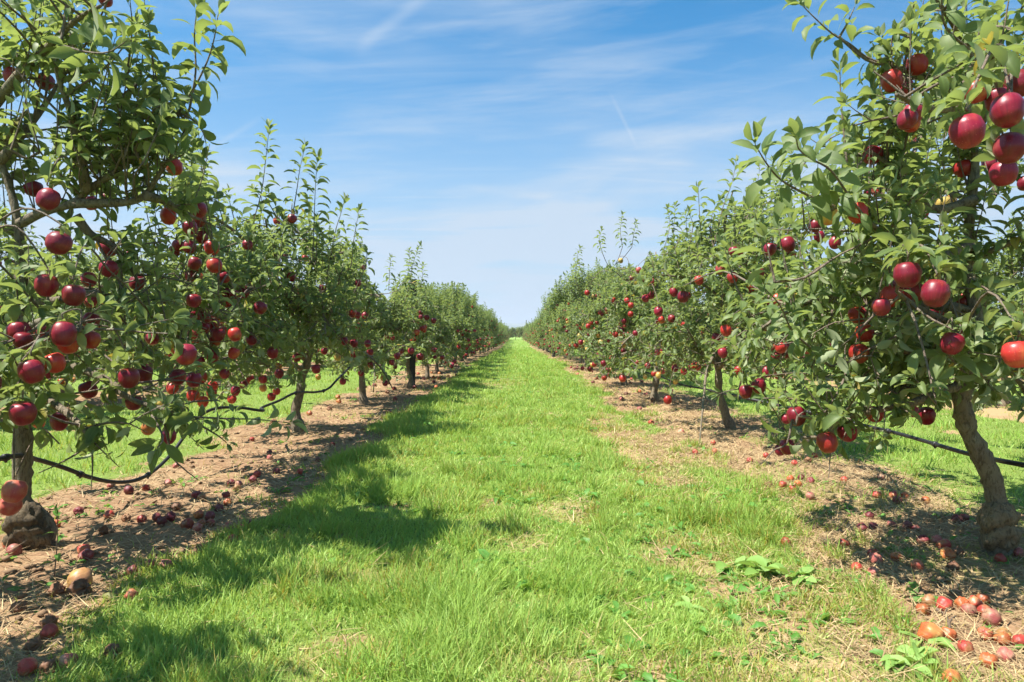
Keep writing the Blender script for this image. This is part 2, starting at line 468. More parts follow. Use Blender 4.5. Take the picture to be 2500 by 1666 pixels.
def ground_material():
    m, t, out = material('orchard_ground')
    r, g, b, a = attr(t)            # r: bare mask, g: straw amount
    n1 = noise(t, 3.0, 6, .6); n2 = noise(t, 24, 5, .65); n3 = noise(t, 110, 3, .6); n4 = noise(t, .5, 4)
    soil = mixc(t, n1, (0.16, 0.088, 0.047), (0.30, 0.18, 0.10))
    st = ramp(t, [(.40, (0, 0, 0)), (.66, (1, 1, 1))]); L(t, n2, st.inputs[0])
    soil = mixc(t, math_node(t, 'MULTIPLY', st.outputs[0], .55), soil, (0.36, 0.245, 0.14))
    soil = mixc(t, math_node(t, 'MULTIPLY', g, .6), soil, (0.42, 0.30, 0.155))
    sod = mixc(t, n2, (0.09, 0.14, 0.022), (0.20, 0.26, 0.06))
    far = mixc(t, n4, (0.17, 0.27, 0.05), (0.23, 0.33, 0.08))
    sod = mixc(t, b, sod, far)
    mm = math_node(t, 'ADD', r, math_node(t, 'MULTIPLY', math_node(t, 'SUBTRACT', n2, .5), .5))
    sr = ramp(t, [(.30, (0, 0, 0)), (.6, (1, 1, 1))]); L(t, mm, sr.inputs[0])
    col = mixc(t, sr.outputs[0], sod, soil)
    p = N(t, 'ShaderNodeBsdfPrincipled'); L(t, col, p.inputs['Base Color']); p.inputs['Roughness'].default_value = .95
    p.inputs['Specular IOR Level'].default_value = .2
    L(t, bump(t, math_node(t, 'ADD', n2, math_node(t, 'MULTIPLY', n3, .5)), .7, .012), p.inputs['Normal'])
    L(t, p.outputs[0], out.inputs[0])
    return m
M['ground'] = ground_material()

# ------------------------------------------------------------------ ground sheet
def grid_lines():
    xs = list(np.arange(-3.2, 3.2001, .028))
    s = .04; x = 3.2
    while x < 6000:
        x += s; s *= 1.045; xs.append(x); xs.append(-x)
    xs = np.array(sorted(xs))
    ys = list(np.arange(.8, 6.5, .028)); s = .03; y = ys[-1]
    while y < 6000:
        y += s; s *= 1.018 if y < 60 else 1.15; ys.append(y)
    s = .1; y = .8
    while y > -4000:
        y -= s; s *= 1.2; ys.append(y)
    return xs, np.array(sorted(ys))
gx, gy = grid_lines()
GX, GY = np.meshgrid(gx, gy)
Vg = np.stack([GX, GY, gz(GX, GY)], -1).reshape(-1, 3)
nx, ny = len(gx), len(gy)
ii = (np.arange(ny - 1)[:, None] * nx + np.arange(nx - 1)[None, :]).ravel()
Qg = np.stack([ii, ii + 1, ii + 1 + nx, ii + nx], 1)
inorch = (1 - sstep(118, 126, GY)) * (1 - sstep(22, 24, np.abs(GX))) * sstep(-8, -6, GY)
bm_ = bare(GX, GY) * inorch
def straw_amt(x, y):
    s = sstep(.38, .7, fbm(x * 1.3 + 30, y * 1.3 + 4, 3))
    return np.clip(s * (.35 + .45 * (x > 0)) + .6 * (x > 0) * sstep(.3, .6, fbm(x * 2 + 3, y * 2, 2)), 0, 1)
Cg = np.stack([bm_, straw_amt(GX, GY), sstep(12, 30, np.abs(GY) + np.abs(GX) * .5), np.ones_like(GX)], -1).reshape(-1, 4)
ground = link('ground', new_mesh('ground', Vg, [Qg], Cg, [M['ground']]))
tag(ground, kind='structure')

# distant hills
def hills():
    A = Acc()
    xs = np.linspace(-5200, 5200, 420)
    for (y0, dep, hh, sc, off) in ((3600, 900, 52, .0011, 3.), (2300, 500, 16, .002, 11.)):
        rows = []
        for k, f in enumerate((0, .3, .6, .85, 1.0)):
            z = (fbm(xs * sc + off, xs * 0 + off, 4) * 1.1 * hh + fbm(xs * .02, xs * 0 + 2, 3) * hh * .12) * math.sin(f * math.pi / 2)
            rows.append(np.stack([xs, np.full_like(xs, y0 + dep * f), z - 1.5], 1))
        V = np.concatenate(rows); n = len(xs)
        i = (np.arange(4)[:, None] * n + np.arange(n - 1)[None, :]).ravel()
        A.add(V, np.stack([i, i + 1, i + 1 + n, i + n], 1))
    m, t, out = material('hill_cover')
    n1 = noise(t, .006, 6, .7); n2 = noise(t, .03, 3)
    r_ = ramp(t, [(.42, (0.05, 0.09, 0.03)), (.5, (0.14, 0.17, 0.07)), (.58, (0.30, 0.29, 0.17)), (.66, (0.07, 0.11, 0.04))]); L(t, n1, r_.inputs[0])
    p = N(t, 'ShaderNodeBsdfPrincipled'); L(t, r_.outputs[0], p.inputs['Base Color']); p.inputs['Roughness'].default_value = 1
    L(t, p.outputs[0], out.inputs[0])
    tag(link('hills', A.mesh('hills', [m])), kind='structure')
hills()

# ------------------------------------------------------------------ leaves
LOD = {   # stations: position along the leaf (petiole first), half width / length
    0: ([0, .19, .32, .50, .70, .88, 1.0], [.008, .012, .112, .168, .148, .075, .004]),
    1: ([.08, .22, .48, .76, 1.0], [.012, .045, .178, .125, .004]),
    2: ([.12, .52, 1.0], [.02, .190, .004]),
}
class Leaves:
    def __init__(s):
        s.p = []; s.d = []; s.n = []; s.l = []; s.c = []; s.y = []; s.w = []
    def add(s, p, d, n, l, c=.8, yel=0, w=1.0):
        s.p.append(p); s.d.append(d); s.n.append(n); s.l.append(l); s.c.append(c); s.y.append(yel); s.w.append(w)
    def build(s, acc, lod, rs, keep=None):
        if not s.p:
            return
        P = np.array(s.p); D = np.array(s.d); Nn = np.array(s.n); Ln = np.array(s.l); Cu = np.array(s.c); Y = np.array(s.y); Wd = np.array(s.w)
        if keep is not None:
            k = keep(P + D * Ln[:, None] * .55)
            P, D, Nn, Ln, Cu, Y, Wd = P[k], D[k], Nn[k], Ln[k], Cu[k], Y[k], Wd[k]
        m = len(P)
        D /= np.linalg.norm(D, axis=1)[:, None] + 1e-9
        Nn = Nn - D * (D * Nn).sum(1)[:, None]
        Nn /= np.linalg.norm(Nn, axis=1)[:, None] + 1e-9
        S = np.cross(D, Nn)
        us, hw = LOD[lod]
        k = len(us)
        fold = rs.uniform(.05, .95, m); tw = rs.uniform(-.8, .8, m); wave = rs.uniform(-.35, .35, m)
        tone = np.clip(rs.normal(.42, .24, m), 0, 1)
        V = np.zeros((m, k, 3, 3)); C = np.zeros((m, k, 3, 4))
        along = np.zeros(m); up = np.zeros(m); pu = us[0]
        for i, (u, w) in enumerate(zip(us, hw)):
            th = .35 * Cu - Cu * 1.25 * u
            if i:
                along = along + np.cos(th) * (u - pu) * Ln; up = up + np.sin(th) * (u - pu) * Ln
            pu = u
            c = P + D * along[:, None] + Nn * up[:, None]
            ln = -np.sin(th)[:, None] * D + np.cos(th)[:, None] * Nn
            wv = np.sin(u * 9 + wave * 9) * wave * .3
            for j, sd in enumerate((-1, 0, 1)):
                a = tw * u * .8
                side = S * np.cos(a)[:, None] + ln * np.sin(a)[:, None]
                ww = w * Ln * Wd
                V[:, i, j] = c + side * (sd * ww)[:, None] + ln * (abs(sd) * ww * (fold + wv * sd))[:, None]
                C[:, i, j, 0] = tone; C[:, i, j, 1] = abs(sd); C[:, i, j, 2] = Y; C[:, i, j, 3] = u
        q = []
        for i in range(k - 1):
            for j in range(2):
                a = i * 3 + j
                q.append((a, a + 1, a + 4, a + 3))
        Q = (np.array(q)[None] + (np.arange(m) * k * 3)[:, None, None]).reshape(-1, 4)
        acc.add(V.reshape(-1, 3), Q, None, C.reshape(-1, 4), 0)

UP = np.array([0., 0, 1])
def rdir(rs):
    v = rs.normal(size=3); return v / np.linalg.norm(v)

def leafy_shoot(P, lv, rs, L0=.075, sp=.026, start=.12, taper=True, droop=0.0, wide=1.0):
    """leaves set alternately along a shoot, steeper towards the tip"""
    P = np.asarray(P, float)
    seg = np.linalg.norm(np.diff(P, axis=0), axis=1); tot = seg.sum(); cum = np.concatenate([[0], np.cumsum(seg)])
    s = tot * start; ph = rs.uniform(0, 6.28)
    while s < tot:
        i = min(np.searchsorted(cum, s) - 1, len(seg) - 1); i = max(i, 0)
        f = (s - cum[i]) / seg[i]
        p = P[i] * (1 - f) + P[i + 1] * f; t = norm(P[i + 1] - P[i])
        u = s / tot
        ref = norm(np.cross(t, UP + .01)); ref2 = np.cross(t, ref)
        rad = math.cos(ph) * ref + math.sin(ph) * ref2
        elev = .04 + .85 * u ** 3
        d = norm(rad * math.cos(elev * 1.15) + t * math.sin(elev * 1.15) + UP * (.04 - droop) + rdir(rs) * .14)
        n = norm(t * math.cos(elev) - rad * math.sin(elev) * .8 + UP * .5 + rdir(rs) * .25)
        ln = L0 * rs.uniform(.8, 1.15) * (1 - .28 * max(0, u - .7) / .3 if taper else 1) * (1 if u > .15 else .7)
        lv.add(p, d, n, ln, rs.uniform(.5, 1.5), 0.0, wide)
        s += sp * rs.uniform(.75, 1.3) * (1 - .35 * u)
        ph += 2.4 + rs.uniform(-.3, .3)
    # tip tuft
    t = norm(P[-1] - P[-2])
    for k in range(3):
        d = norm(t + rdir(rs) * .45)
        lv.add(P[-1], d, norm(UP + rdir(rs)), L0 * rs.uniform(.45, .75), .4)

def rosette(p, t, lv, rs, n=6, L0=.078, droop=0):
    for k in range(n):
        ph = k * 2.4 + rs.uniform(-.5, .5)
        ref = norm(np.cross(t, UP + .01)); ref2 = np.cross(t, ref)
        rad = math.cos(ph) * ref + math.sin(ph) * ref2
        d = norm(rad + t * rs.uniform(.1, .9) + UP * (.15 - droop) + rdir(rs) * .2)
        n_ = norm(UP * 1.0 + t * .3 + rdir(rs) * .45)
        yel = 0.0
        if rs.rand() < .022: yel = rs.uniform(.5, 1)
        lv.add(p, d, n_, L0 * rs.uniform(.55, 1.2), rs.uniform(.1, 2.1), yel, rs.uniform(.75, 1.2))

def make_shoot(p, d, ln, rs, curve_up=.5, n=5, wob=.06):
    P = [np.array(p, float)]; d = norm(np.array(d, float))
    for k in range(n):
        d = norm(d + UP * curve_up / n + rdir(rs) * wob)
        P.append(P[-1] + d * ln / n)
    return np.array(P)

def gen_tree(seed, H=2.4, Rx=1.05, Ry=1.25, th=.75, lod=2, lean=(0, 0), trunk=None, limbs=(), shoots=(), apples=(),
             n_limb=10, dens=1.0, n_apple=40, cam_l=None, leafL=.092, low=.42, trunk_r=.042, allow=None, long_sh=1.0, lowmax=None):
    """local coordinates, base at the origin. Returns accs for trunk, branches and crown, and apple spots"""
    rs = np.random.RandomState(seed)
    lv = Leaves(); crown = Acc(); branches = []; spots = []
    base_w = np.array([0, 0, CAM_H]) - cam_l if cam_l is not None else None
    ns = 8 if lod == 0 else 6 if lod == 1 else 5
    if trunk is None:
        trunk = [(0, 0, -.05), (rs.uniform(-.04, .04), rs.uniform(-.04, .04), .12), (lean[0] * .4 + rs.uniform(-.03, .03), lean[1] * .4, .4), (lean[0], lean[1], th),
                 (lean[0] * 1.2, lean[1] * 1.2 + rs.uniform(-.1, .1), H * .5), (lean[0] * 1.3 + rs.uniform(-.1, .1), lean[1] * 1.3, H * .78)]
    TP = smooth_path(trunk, 5)
    zt = TP[:, 2]
    TR = trunk_r * np.interp(zt, [0, th, H * .5, H * .8], [1.05, .92, .55, .18]) * (1 + .08 * rs.randn(len(TP)))
    tr = Acc()
    # graft swelling at the base
    base = trunk_r * (1 + .55 * np.exp(-((zt - .05) / .07) ** 2))
    V, Q, T = tube(TP, np.where(zt < .3, np.maximum(TR, base), TR), ns + 4 if lod < 2 else 6, True, .22 if lod == 0 else .1, rs)
    tr.add(V, Q, T)
    nodes = []      # (point, tangent, radius, level)
    def put_branch(P, r0, r1, lvl):
        a = Acc(); V, Q, T = tube(P, np.linspace(r0, r1, len(P)), ns if lod < 2 else 4, True, .1, rs); a.add(V, Q, T)
        branches.append(a)
        for i in range(1, len(P)):
            nodes.append((P[i], norm(P[i] - P[i - 1]), r1, lvl))
    def trunk_at(z):
        i = int(np.argmin(np.abs(zt - z))); return TP[i]
    LP = []
    for P in limbs:
        P = np.array([q[:3] for q in P], float); LP.append((smooth_path(P, 4), .024))
    for k in range(n_limb):
        f = (k + .5) / n_limb
        z0 = th * .95 + (H * .72 - th) * f
        az = k * 2.39996 + rs.uniform(-.4, .4) + seed
        shape = math.sin(min(1, .35 + .75 * (1 - f)) * math.pi * .5)
        ln = np.hypot(Rx * math.cos(az), Ry * math.sin(az)) * shape * rs.uniform(.75, 1.05)
        d = np.array([math.cos(az), math.sin(az), .35 + .5 * f])
        P = [trunk_at(z0)]; d = norm(d)
        for j in range(6):
            d = norm(d + UP * (-.27 + .24 * f) + rdir(rs) * .13); P.append(P[-1] + d * ln / 6)
        P = smooth_path(P, 2)
        if allow is not None:
            bad = np.where(~allow(P))[0]
            if len(bad): P = P[:max(bad[0], 0)]
            if len(P) < 4: continue
        LP.append((P, .019 * (1 - .4 * f)))
    for P, r0 in LP:
        put_branch(P, r0, .006, 1)
        # secondaries
        seg = np.linalg.norm(np.diff(P, axis=0), axis=1).sum()
        n2 = int(seg / .10 * dens) + 1
        for j in range(n2):
            u = .22 + .78 * (j + rs.uniform(.2, .8)) / n2
            i = min(int(u * (len(P) - 1)), len(P) - 2)
            p = P[i]; t = norm(P[i + 1] - P[i])
            side = norm(np.cross(t, UP)) * rs.choice([-1, 1])
            zz = p[2]
            d = norm(side * rs.uniform(.5, 1) + t * rs.uniform(.2, .8) + UP * rs.uniform(-1.15 if zz < 1.5 else -.2, .7))
            l2 = rs.uniform(.2, .48)
            S = make_shoot(p, d, l2, rs, rs.uniform(-.7, .5), 4, .12)
            if S[:, 2].min() < low - .04: continue
            if allow is not None and not allow(S[1:]).all(): continue
            if lod < 2 or rs.rand() < .6:
                V, Q, T = tube(S, np.linspace(.006, .003, len(S)), 5 if lod < 2 else 3, False); crown.add(V, Q, T, None, 1)
            for i2 in range(1, len(S)):
                nodes.append((S[i2], norm(S[i2] - S[i2 - 1]), .003, 2))
    # the leader carries spurs as well
    for i in range(len(TP)):
        if zt[i] > th * 1.15: nodes.append((TP[i], UP, .01, 1))
    # leaves on every node
    for (p, t, r, lvl) in nodes:
        up = p[2] / H
        cnt = 2 if rs.rand() < .62 else 1
        for _ in range(cnt):
            if rs.rand() > dens * .97 * (1 - .62 * float(sstep(.42, .85, up))): continue
            x = rs.rand() * (1 + .35 * (up > .55))
            if x < .50:
                rosette(p + rdir(rs) * .02, norm(t + rdir(rs) * .9), lv, rs, rs.randint(4, 8), leafL, droop=.35 if up < .5 else 0)
            elif x < .84 - .1 * up:
                d = norm(rdir(rs) + t * .6 + UP * (.2 + .5 * up)); S = make_shoot(p, d, rs.uniform(.08, .20), rs, .3 if up > .5 else -.2, 3, .1)
                if allow is not None and not allow(S).all(): continue
                if lod < 2:
                    V, Q, T = tube(S, [.003, .0025, .002, .0015], 4, False); crown.add(V, Q, T, None, 1)
                leafy_shoot(S, lv, rs, leafL, .021, .2, False, droop=.15)
            elif up > .38:
                d = norm(UP * 1.5 + rdir(rs) * .55 + np.array([p[0], p[1], 0]) * .3)
                ln = rs.uniform(.18, .42) * (1.0 + .6 * (up > .62)) * long_sh
                ln = min(ln, max(.08, H * 1.02 - p[2]))
                S = make_shoot(p, d, ln, rs, .5, 5, .05)
                if allow is not None and not allow(S).all(): continue
                V, Q, T = tube(S, np.linspace(.0042, .0016, len(S)), 4 if lod < 2 else 3, False); crown.add(V, Q, T, None, 1)
                leafy_shoot(S, lv, rs, leafL * 1.25, .026, .08)
    # tall shoots whose place is known
    lv2 = Leaves()
    for (pl, sc) in shoots:
        mid = smooth_path(pl, 4); a = mid[0]; kk = len(mid)
        V, Q, T = tube(mid, np.linspace(.0055, .0018, kk), 5, False); crown.add(V, Q, T, None, 1)
        if sc > .01:
            leafy_shoot(mid, lv2, rs, leafL * sc * 1.5, .0265, .03)
        nn = min(nodes, key=lambda q: np.sum((q[0] - a) ** 2))
        V, Q, T = tube(smooth_path([nn[0], (nn[0] + a) / 2 + UP * -.03, a], 3), .0055, 5, False); crown.add(V, Q, T, None, 1)
    # fruiting twigs for apples whose place is known
    NP = np.array([q[0] for q in nodes])
    for (c, r, kind) in apples:
        c = np.array(c); top = c + UP * (r * .8 + .02)
        dd = np.linalg.norm(NP - (top + UP * .1), axis=1) + .35 * np.maximum(0, top[2] - NP[:, 2])
        i = int(np.argmin(dd)); a = NP[i]
        dist = np.linalg.norm(a - top)
        mid = (a + top) / 2 + UP * (.06 + .12 * min(dist, 1)) + rdir(rs) * .03
        P = smooth_path([a, mid, top + UP * .02, top], 4)
        V, Q, T = tube(P, np.linspace(.0035 + .004 * min(1, dist), .0025, len(P)), 5 if lod < 2 else 3, False); crown.add(V, Q, T, None, 1)
        m = max(3, int(dist / .05))
        for k in range(m):
            q = P[min(len(P) - 1, int((k + .7) / m * len(P)))]
            rosette(q, norm(rdir(rs) + UP * .5), lv, rs, rs.randint(4, 7), leafL, droop=.2)
        rosette(top + UP * .01, UP, lv, rs, 4, leafL * .9, droop=.1)
        spots.append((c, r, kind))
    # further apples
    cand = [q for q in nodes if low + .05 < q[0][2] < H * (.78 if lowmax is None else lowmax)]
    if allow is not None and cand:
        ok = allow(np.array([q[0] for q in cand])); cand = [q for q, o in zip(cand, ok) if o]
    rs.shuffle(cand)
    cand.sort(key=lambda q: -math.hypot(q[0][0], q[0][1]) - rs.uniform(0, .8))
    thin = [q for i_, q in enumerate(cand) if i_ % 4 == 0]; cand = thin + cand
    taken = [np.array(c) for c, _, _ in apples]
    for q in cand:
        if len(spots) - len(apples) >= n_apple: break
        for _ in range(rs.choice([1, 2, 3, 4])):
            r = rs.uniform(.031, .039)
            c = q[0] + np.array([q[0][0], q[0][1], 0]) / (math.hypot(q[0][0], q[0][1]) + .01) * rs.uniform(0, .07) + np.array([rs.uniform(-.05, .05), rs.uniform(-.05, .05), -rs.uniform(.04, .09)])
            if c[2] < .34 or (allow is not None and not allow(np.array([c + UP * .2, c])).all()): continue
            if all(np.sum((c - t_) ** 2) > (r * 1.95) ** 2 for t_ in taken):
                taken.append(c); spots.append((c, r, None))
    AC = np.array([c for c, _, _ in spots]) if spots else np.zeros((0, 3))
    nexp = len(apples)
    def keep(Cc):
        k = Cc[:, 2] > low - .07
        if nexp:
            for c in AC[:nexp]:
                k |= (np.linalg.norm(Cc - c, axis=1) < .17)
        for i, c in enumerate(AC):
            k &= np.linalg.norm(Cc - c, axis=1) > .047
        if cam_l is not None:
            for w, pk in ALL_EXPL:        # fruit hangs free of leaves on the lane side
                c = w - base_w; dv = cam_l - c; dn = np.linalg.norm(dv); v = dv / dn
                s = (Cc - c) @ v
                dist = np.linalg.norm(Cc - c - np.outer(s, v), axis=1)
                blk = (s > .02) & (s < (1.9 if pk > .9 else 1.4)) & (dist < .050 * (1 - s / dn) + .018)
                k &= ~(blk & (rs.rand(len(Cc)) < pk))
        if allow is not None:
            k &= allow(Cc)
        return k
    lv.build(crown, lod, rs, keep)
    allow = None
    lv2.build(crown, lod, rs, keep)
    return dict(trunk=tr, branches=branches, crown=crown, spots=spots)

# ------------------------------------------------------------------ apples
def lathe(profile, n, lump=0, seed=0, twist=None):
    rs = np.random.RandomState(seed)
    V = []; k = len(profile)
    ang = np.arange(n) * 2 * np.pi / n
    for (r, z) in profile:
        rr = r * (1 + lump * (np.sin(ang * 5 + 1) * .02 * (1 if z < 0 else .3) + .03 * np.sin(ang * 2 + seed) + .02 * np.sin(ang + z * 20)))
        V.append(np.stack([rr * np.cos(ang), rr * np.sin(ang), np.full(n, z)], 1))
    V = np.concatenate(V); Q = []
    for i in range(k - 1):
        for j in range(n):
            j2 = (j + 1) % n
            Q.append((i * n + j, (i + 1) * n + j, (i + 1) * n + j2, i * n + j2))
    a = len(V); V = np.vstack([V, [0, 0, profile[0][1]], [0, 0, profile[-1][1]]])
    T = [(a, j, (j + 1) % n) for j in range(n)] + [(a + 1, (k - 1) * n + (j + 1) % n, (k - 1) * n + j) for j in range(n)]
    return V, Q, T
def apple_profile(m):
    """unit apple: radius about 1, stalk cavity at the top"""
    pr = []
    for i in range(m):
        a = math.pi * (i + .25) / (m - .5)
        r = math.sin(a) ** .92
        z = math.cos(a) * 1.14
        if a < .75: z -= .24 * (1 - a / .75) ** 1.3
        if a > 2.5: z += .12 * ((a - 2.45) / .69) ** 1.6
        r *= 1 + .07 * math.cos(a)
        pr.append((r, z))
    return pr
def apple_mesh(name, n, m, lump, seed, mat, wr=0):
    V, Q, T = lathe(apple_profile(m), n, lump, seed)
    if wr:
        rs = np.random.RandomState(seed)
        th_ = np.arctan2(V[:, 1], V[:, 0])
        V = V * (1 - wr * (fbm(th_ * 3 + seed * 3 + 10, V[:, 2] * 3 + seed + 10, 3) - .4)[:, None])
        V[:, 2] *= .86
    A = Acc(); A.add(V * .040, Q, T)
    return A.mesh(name, [mat])
APM = {}
for kind, mt in (('d', 'apple'), ('r', 'apple_red'), ('o', 'apple_orange'), ('p', 'apple_pale')):
    for hi in (0, 1):
        APM[kind, hi] = [apple_mesh('apple', 28 if hi else 12, 16 if hi else 8, 1.0, s, M[mt]) for s in ((1, 2, 3) if hi else (4,))]
def stalk_mesh():
    A = Acc(); V, Q, T = tube([(0, 0, .60 * .04), (.002, 0, .9 * .04), (.006, .001, 1.25 * .04), (.012, .001, 1.7 * .04)], [.0011, .0011, .0012, .002], 5); A.add(V, Q, T)
    return A.mesh('stalk', [M['stalk']])
STALK = stalk_mesh()

CROPS = {1: (0, 0, 2.24), 2: (0, 600, 2.24), 3: (500, 250, 1.96), 4: (1200, 400, 1.96), 5: (1800, 0, 2.24), 6: (1800, 600, 2.24), 7: (0, 1066, 2.6133), 8: (1600, 1066, 2.6133)}
def cp(c, x, y):
    o = CROPS[c]; return o[0] + x / o[2], o[1] + y / o[2]
TREE_APPLES = {
1: [(260,1090,110),(180,1030,90),(316,1330,125),(590,1360,85),(955,915,85,'r'),(920,1182,85,'r'),(1090,1205,70),(1037,1245,75),(1102,1297,68),(1033,1350,70),(1157,1355,78,'r'),(1172,1452,80,'r'),(1062,1440,75),(1225,1515,65),(1353,1340,55),(590,1470,95),(495,1110,75),(580,1080,50),(75,420,95),(250,450,90),(585,5,75),(245,1560,120),(480,1530,80),(745,1545,80),(1515,1210,40,'r'),(1038,1510,60)],
2: [(395,270,120),(480,195,80),(487,305,70),(488,410,85),(92,473,115),(218,475,75),(335,483,125),(158,690,130),(230,720,70),(108,920,130),(190,965,70,'r'),(310,965,95),(695,725,110),(780,700,85),(470,790,90),(720,860,85),(965,720,88),(1053,735,82),(935,783,62,'r'),(1047,823,65,'r'),(1102,855,60,'r'),(1157,770,55,'r'),(1150,808,55,'r'),(1282,795,52),(1262,842,48,'r'),(1325,760,45),(1365,735,45),(1433,732,45),(1523,700,50),(1434,780,42,'o'),(1518,660,42,'o'),(1508,798,40,'r'),(1480,828,45,'r'),(912,1048,80),(800,1000,75,'o'),(55,1350,120,'p'),(30,1430,110,'p'),(1055,300,78),(1238,308,60,'r'),(1212,400,50),(1160,432,68),(1190,487,72),(1050,485,55),(1420,340,70),(1330,260,60),(1365,228,50),(990,437,50,'r'),(740,430,50,'r'),(825,510,70),(1115,365,60),(1372,517,58),(1488,587,58),(870,865,55,'o')],
3: [(32,697,65,'r'),(42,782,65,'r'),(92,838,58),(343,567,38,'r'),(418,558,44),(203,683,48),(380,743,34),(480,745,30,'r'),(413,835,42),(562,892,36),(450,912,32,'r'),(625,818,24,'r'),(622,888,24,'r'),(732,865,34),(757,790,28),(438,1222,40),(665,1143,40),(713,1153,38),(778,1155,34),(734,1070,30),(705,1010,38,'r'),(730,1018,34),(765,1020,32),(632,1220,34,'o'),(712,1207,32),(790,1197,32),(530,1277,42),(570,1190,34),(920,1215,32),(940,1190,28),(987,1190,32),(1030,1218,34),(1015,1100,28,'r'),(1042,1083,26,'r'),(1062,1030,26),(1035,1005,24),(1035,1027,24),(1095,1045,26),(895,1245,28),(792,1257,30),(745,1297,28),(658,1337,32),(852,1320,28,'o'),(862,1345,28),(820,1315,20,'o'),(540,1315,26,'o'),(1215,1170,20,'r'),(1135,1222,22),(1195,1240,22),(1085,1180,20,'r'),(1100,1220,20)],
4: [(457,618,26,'r'),(487,633,20,'o'),(513,640,18,'o'),(582,655,26,'r'),(648,655,28,'r'),(667,548,24,'r'),(703,510,28,'p'),(727,557,26),(617,465,24,'o'),(757,500,20,'o'),(800,520,24,'o'),(870,615,42),(915,637,54),(938,628,36),(797,707,44),(812,747,34,'r'),(860,741,36),(990,558,44,'r'),(977,480,24,'o'),(1090,505,44,'p'),(1150,545,50,'r'),(1412,388,68),(1325,412,60),(1365,395,36),(1237,593,42,'r'),(1362,650,52,'r'),(1311,467,30),(1540,300,60),(1560,350,50),(1546,630,40,'r'),(1120,797,52,'r'),(1073,830,42),(1105,905,46),(1200,890,40,'r'),(1178,940,22),(1260,830,26),(1305,787,40),(1400,790,48),(1383,880,56,'r'),(1425,912,36),(1505,882,54,'r'),(1183,987,46,'r'),(1317,995,50),(1290,1030,38),(973,967,36,'r'),(920,993,32,'r'),(877,980,34),(900,782,28,'o'),(853,810,20,'r'),(853,877,20,'o'),(813,858,26,'r'),(767,875,26,'o'),(783,905,28),(805,902,30),(827,943,24),(937,828,26),(716,780,24,'r'),(697,952,24),(662,977,26,'r'),(747,965,30),(735,1020,22,'o'),(880,1042,28,'o'),(843,1130,40,'r'),(627,1028,34,'r'),(593,818,26,'r'),(623,797,26),(633,753,26),(665,720,28,'r'),(668,863,22,'o'),(630,895,26),(548,967,20),(540,1025,26,'r'),(565,1010,22),(462,777,22,'r'),(463,817,20),(405,870,24,'r'),(427,855,24),(435,980,20),(470,983,24),(1458,1207,88),(1410,1220,50),(1415,1355,70),(1380,1370,50)],
5: [(960,370,108,'r'),(825,455,110,'r'),(900,490,80),(1235,730,170),(1450,617,165),(1510,475,140),(1465,820,160),(1435,955,135),(1215,930,95,'r'),(1360,910,80),(1550,1010,75),(725,855,100),(860,710,55),(970,785,50),(755,1050,70,'r'),(700,1060,40),(1110,1120,80,'o'),(1000,1170,60,'r'),(1155,1090,55,'o'),(1365,310,80,'p'),(1400,240,40,'p'),(1240,490,70),(1330,500,60),(430,1270,70),(525,1330,65),(655,1333,42),(1270,555,60),(1070,540,40)],
6: [(920,160,135),(830,278,110,'r'),(865,215,80),(955,255,105),(1072,262,140),(1093,365,85),(1235,320,95,'r'),(1165,535,120),(650,378,92,'r'),(690,478,98,'r'),(660,590,100,'r'),(1520,592,145,'r'),(610,722,55,'r'),(425,272,45,'r'),(213,298,58,'r'),(258,450,50),(235,552,60,'r'),(375,562,56,'r'),(322,930,96),(490,1075,110,'r'),(600,1020,100),(255,1100,80),(955,905,65),(1030,930,90),(750,920,90,'r')],
}
TL = {'L0': (-2.3, 1.10), 'L1': (-2.29, 3.19), 'L2': (-2.21, 6.78), 'L3': (-2.09, 9.4), 'L4': (-1.88, 11.9),
      'R0': (2.25, .45), 'R1': (2.15, 3.06), 'R2': (2.15, 6.92), 'R3': (2.0, 9.75), 'R4': (1.97, 12.4), 'R5': (1.98, 14.8)}
TZ = {k: float(gz(*v)) for k, v in TL.items()}
EXPL = {k: [] for k in TL}
seen = []
for c, lst in TREE_APPLES.items():
    for a in lst:
        x, y = cp(c, a[0], a[1]); d = a[2] / CROPS[c][2]
        if any(math.hypot(x - q[0], y - q[1]) < .45 * max(d, q[2]) for q in seen): continue
        seen.append((x, y, d))
        D = .079 * F / d
        side = 'L' if x < CX else 'R'
        dx = abs(x - CX)
        D = min(max(D, 1.0 * F / dx), 2.9 * F / dx)
        if D < 3.6: D = min(D, 2.3 * F / dx)
        D = min(D, 15.0)
        P = px_at(x, y, D)
        best = min((k for k in TL if k[0] == side), key=lambda k: math.hypot((P[0] - TL[k][0]), (P[1] - TL[k][1])))
        r = d / 2 * D / F
        base = np.array([TL[best][0], TL[best][1], TZ[best]])
        EXPL[best].append((tuple(P - base), min(max(r, .030), .047), a[3] if len(a) > 3 else 'd'))

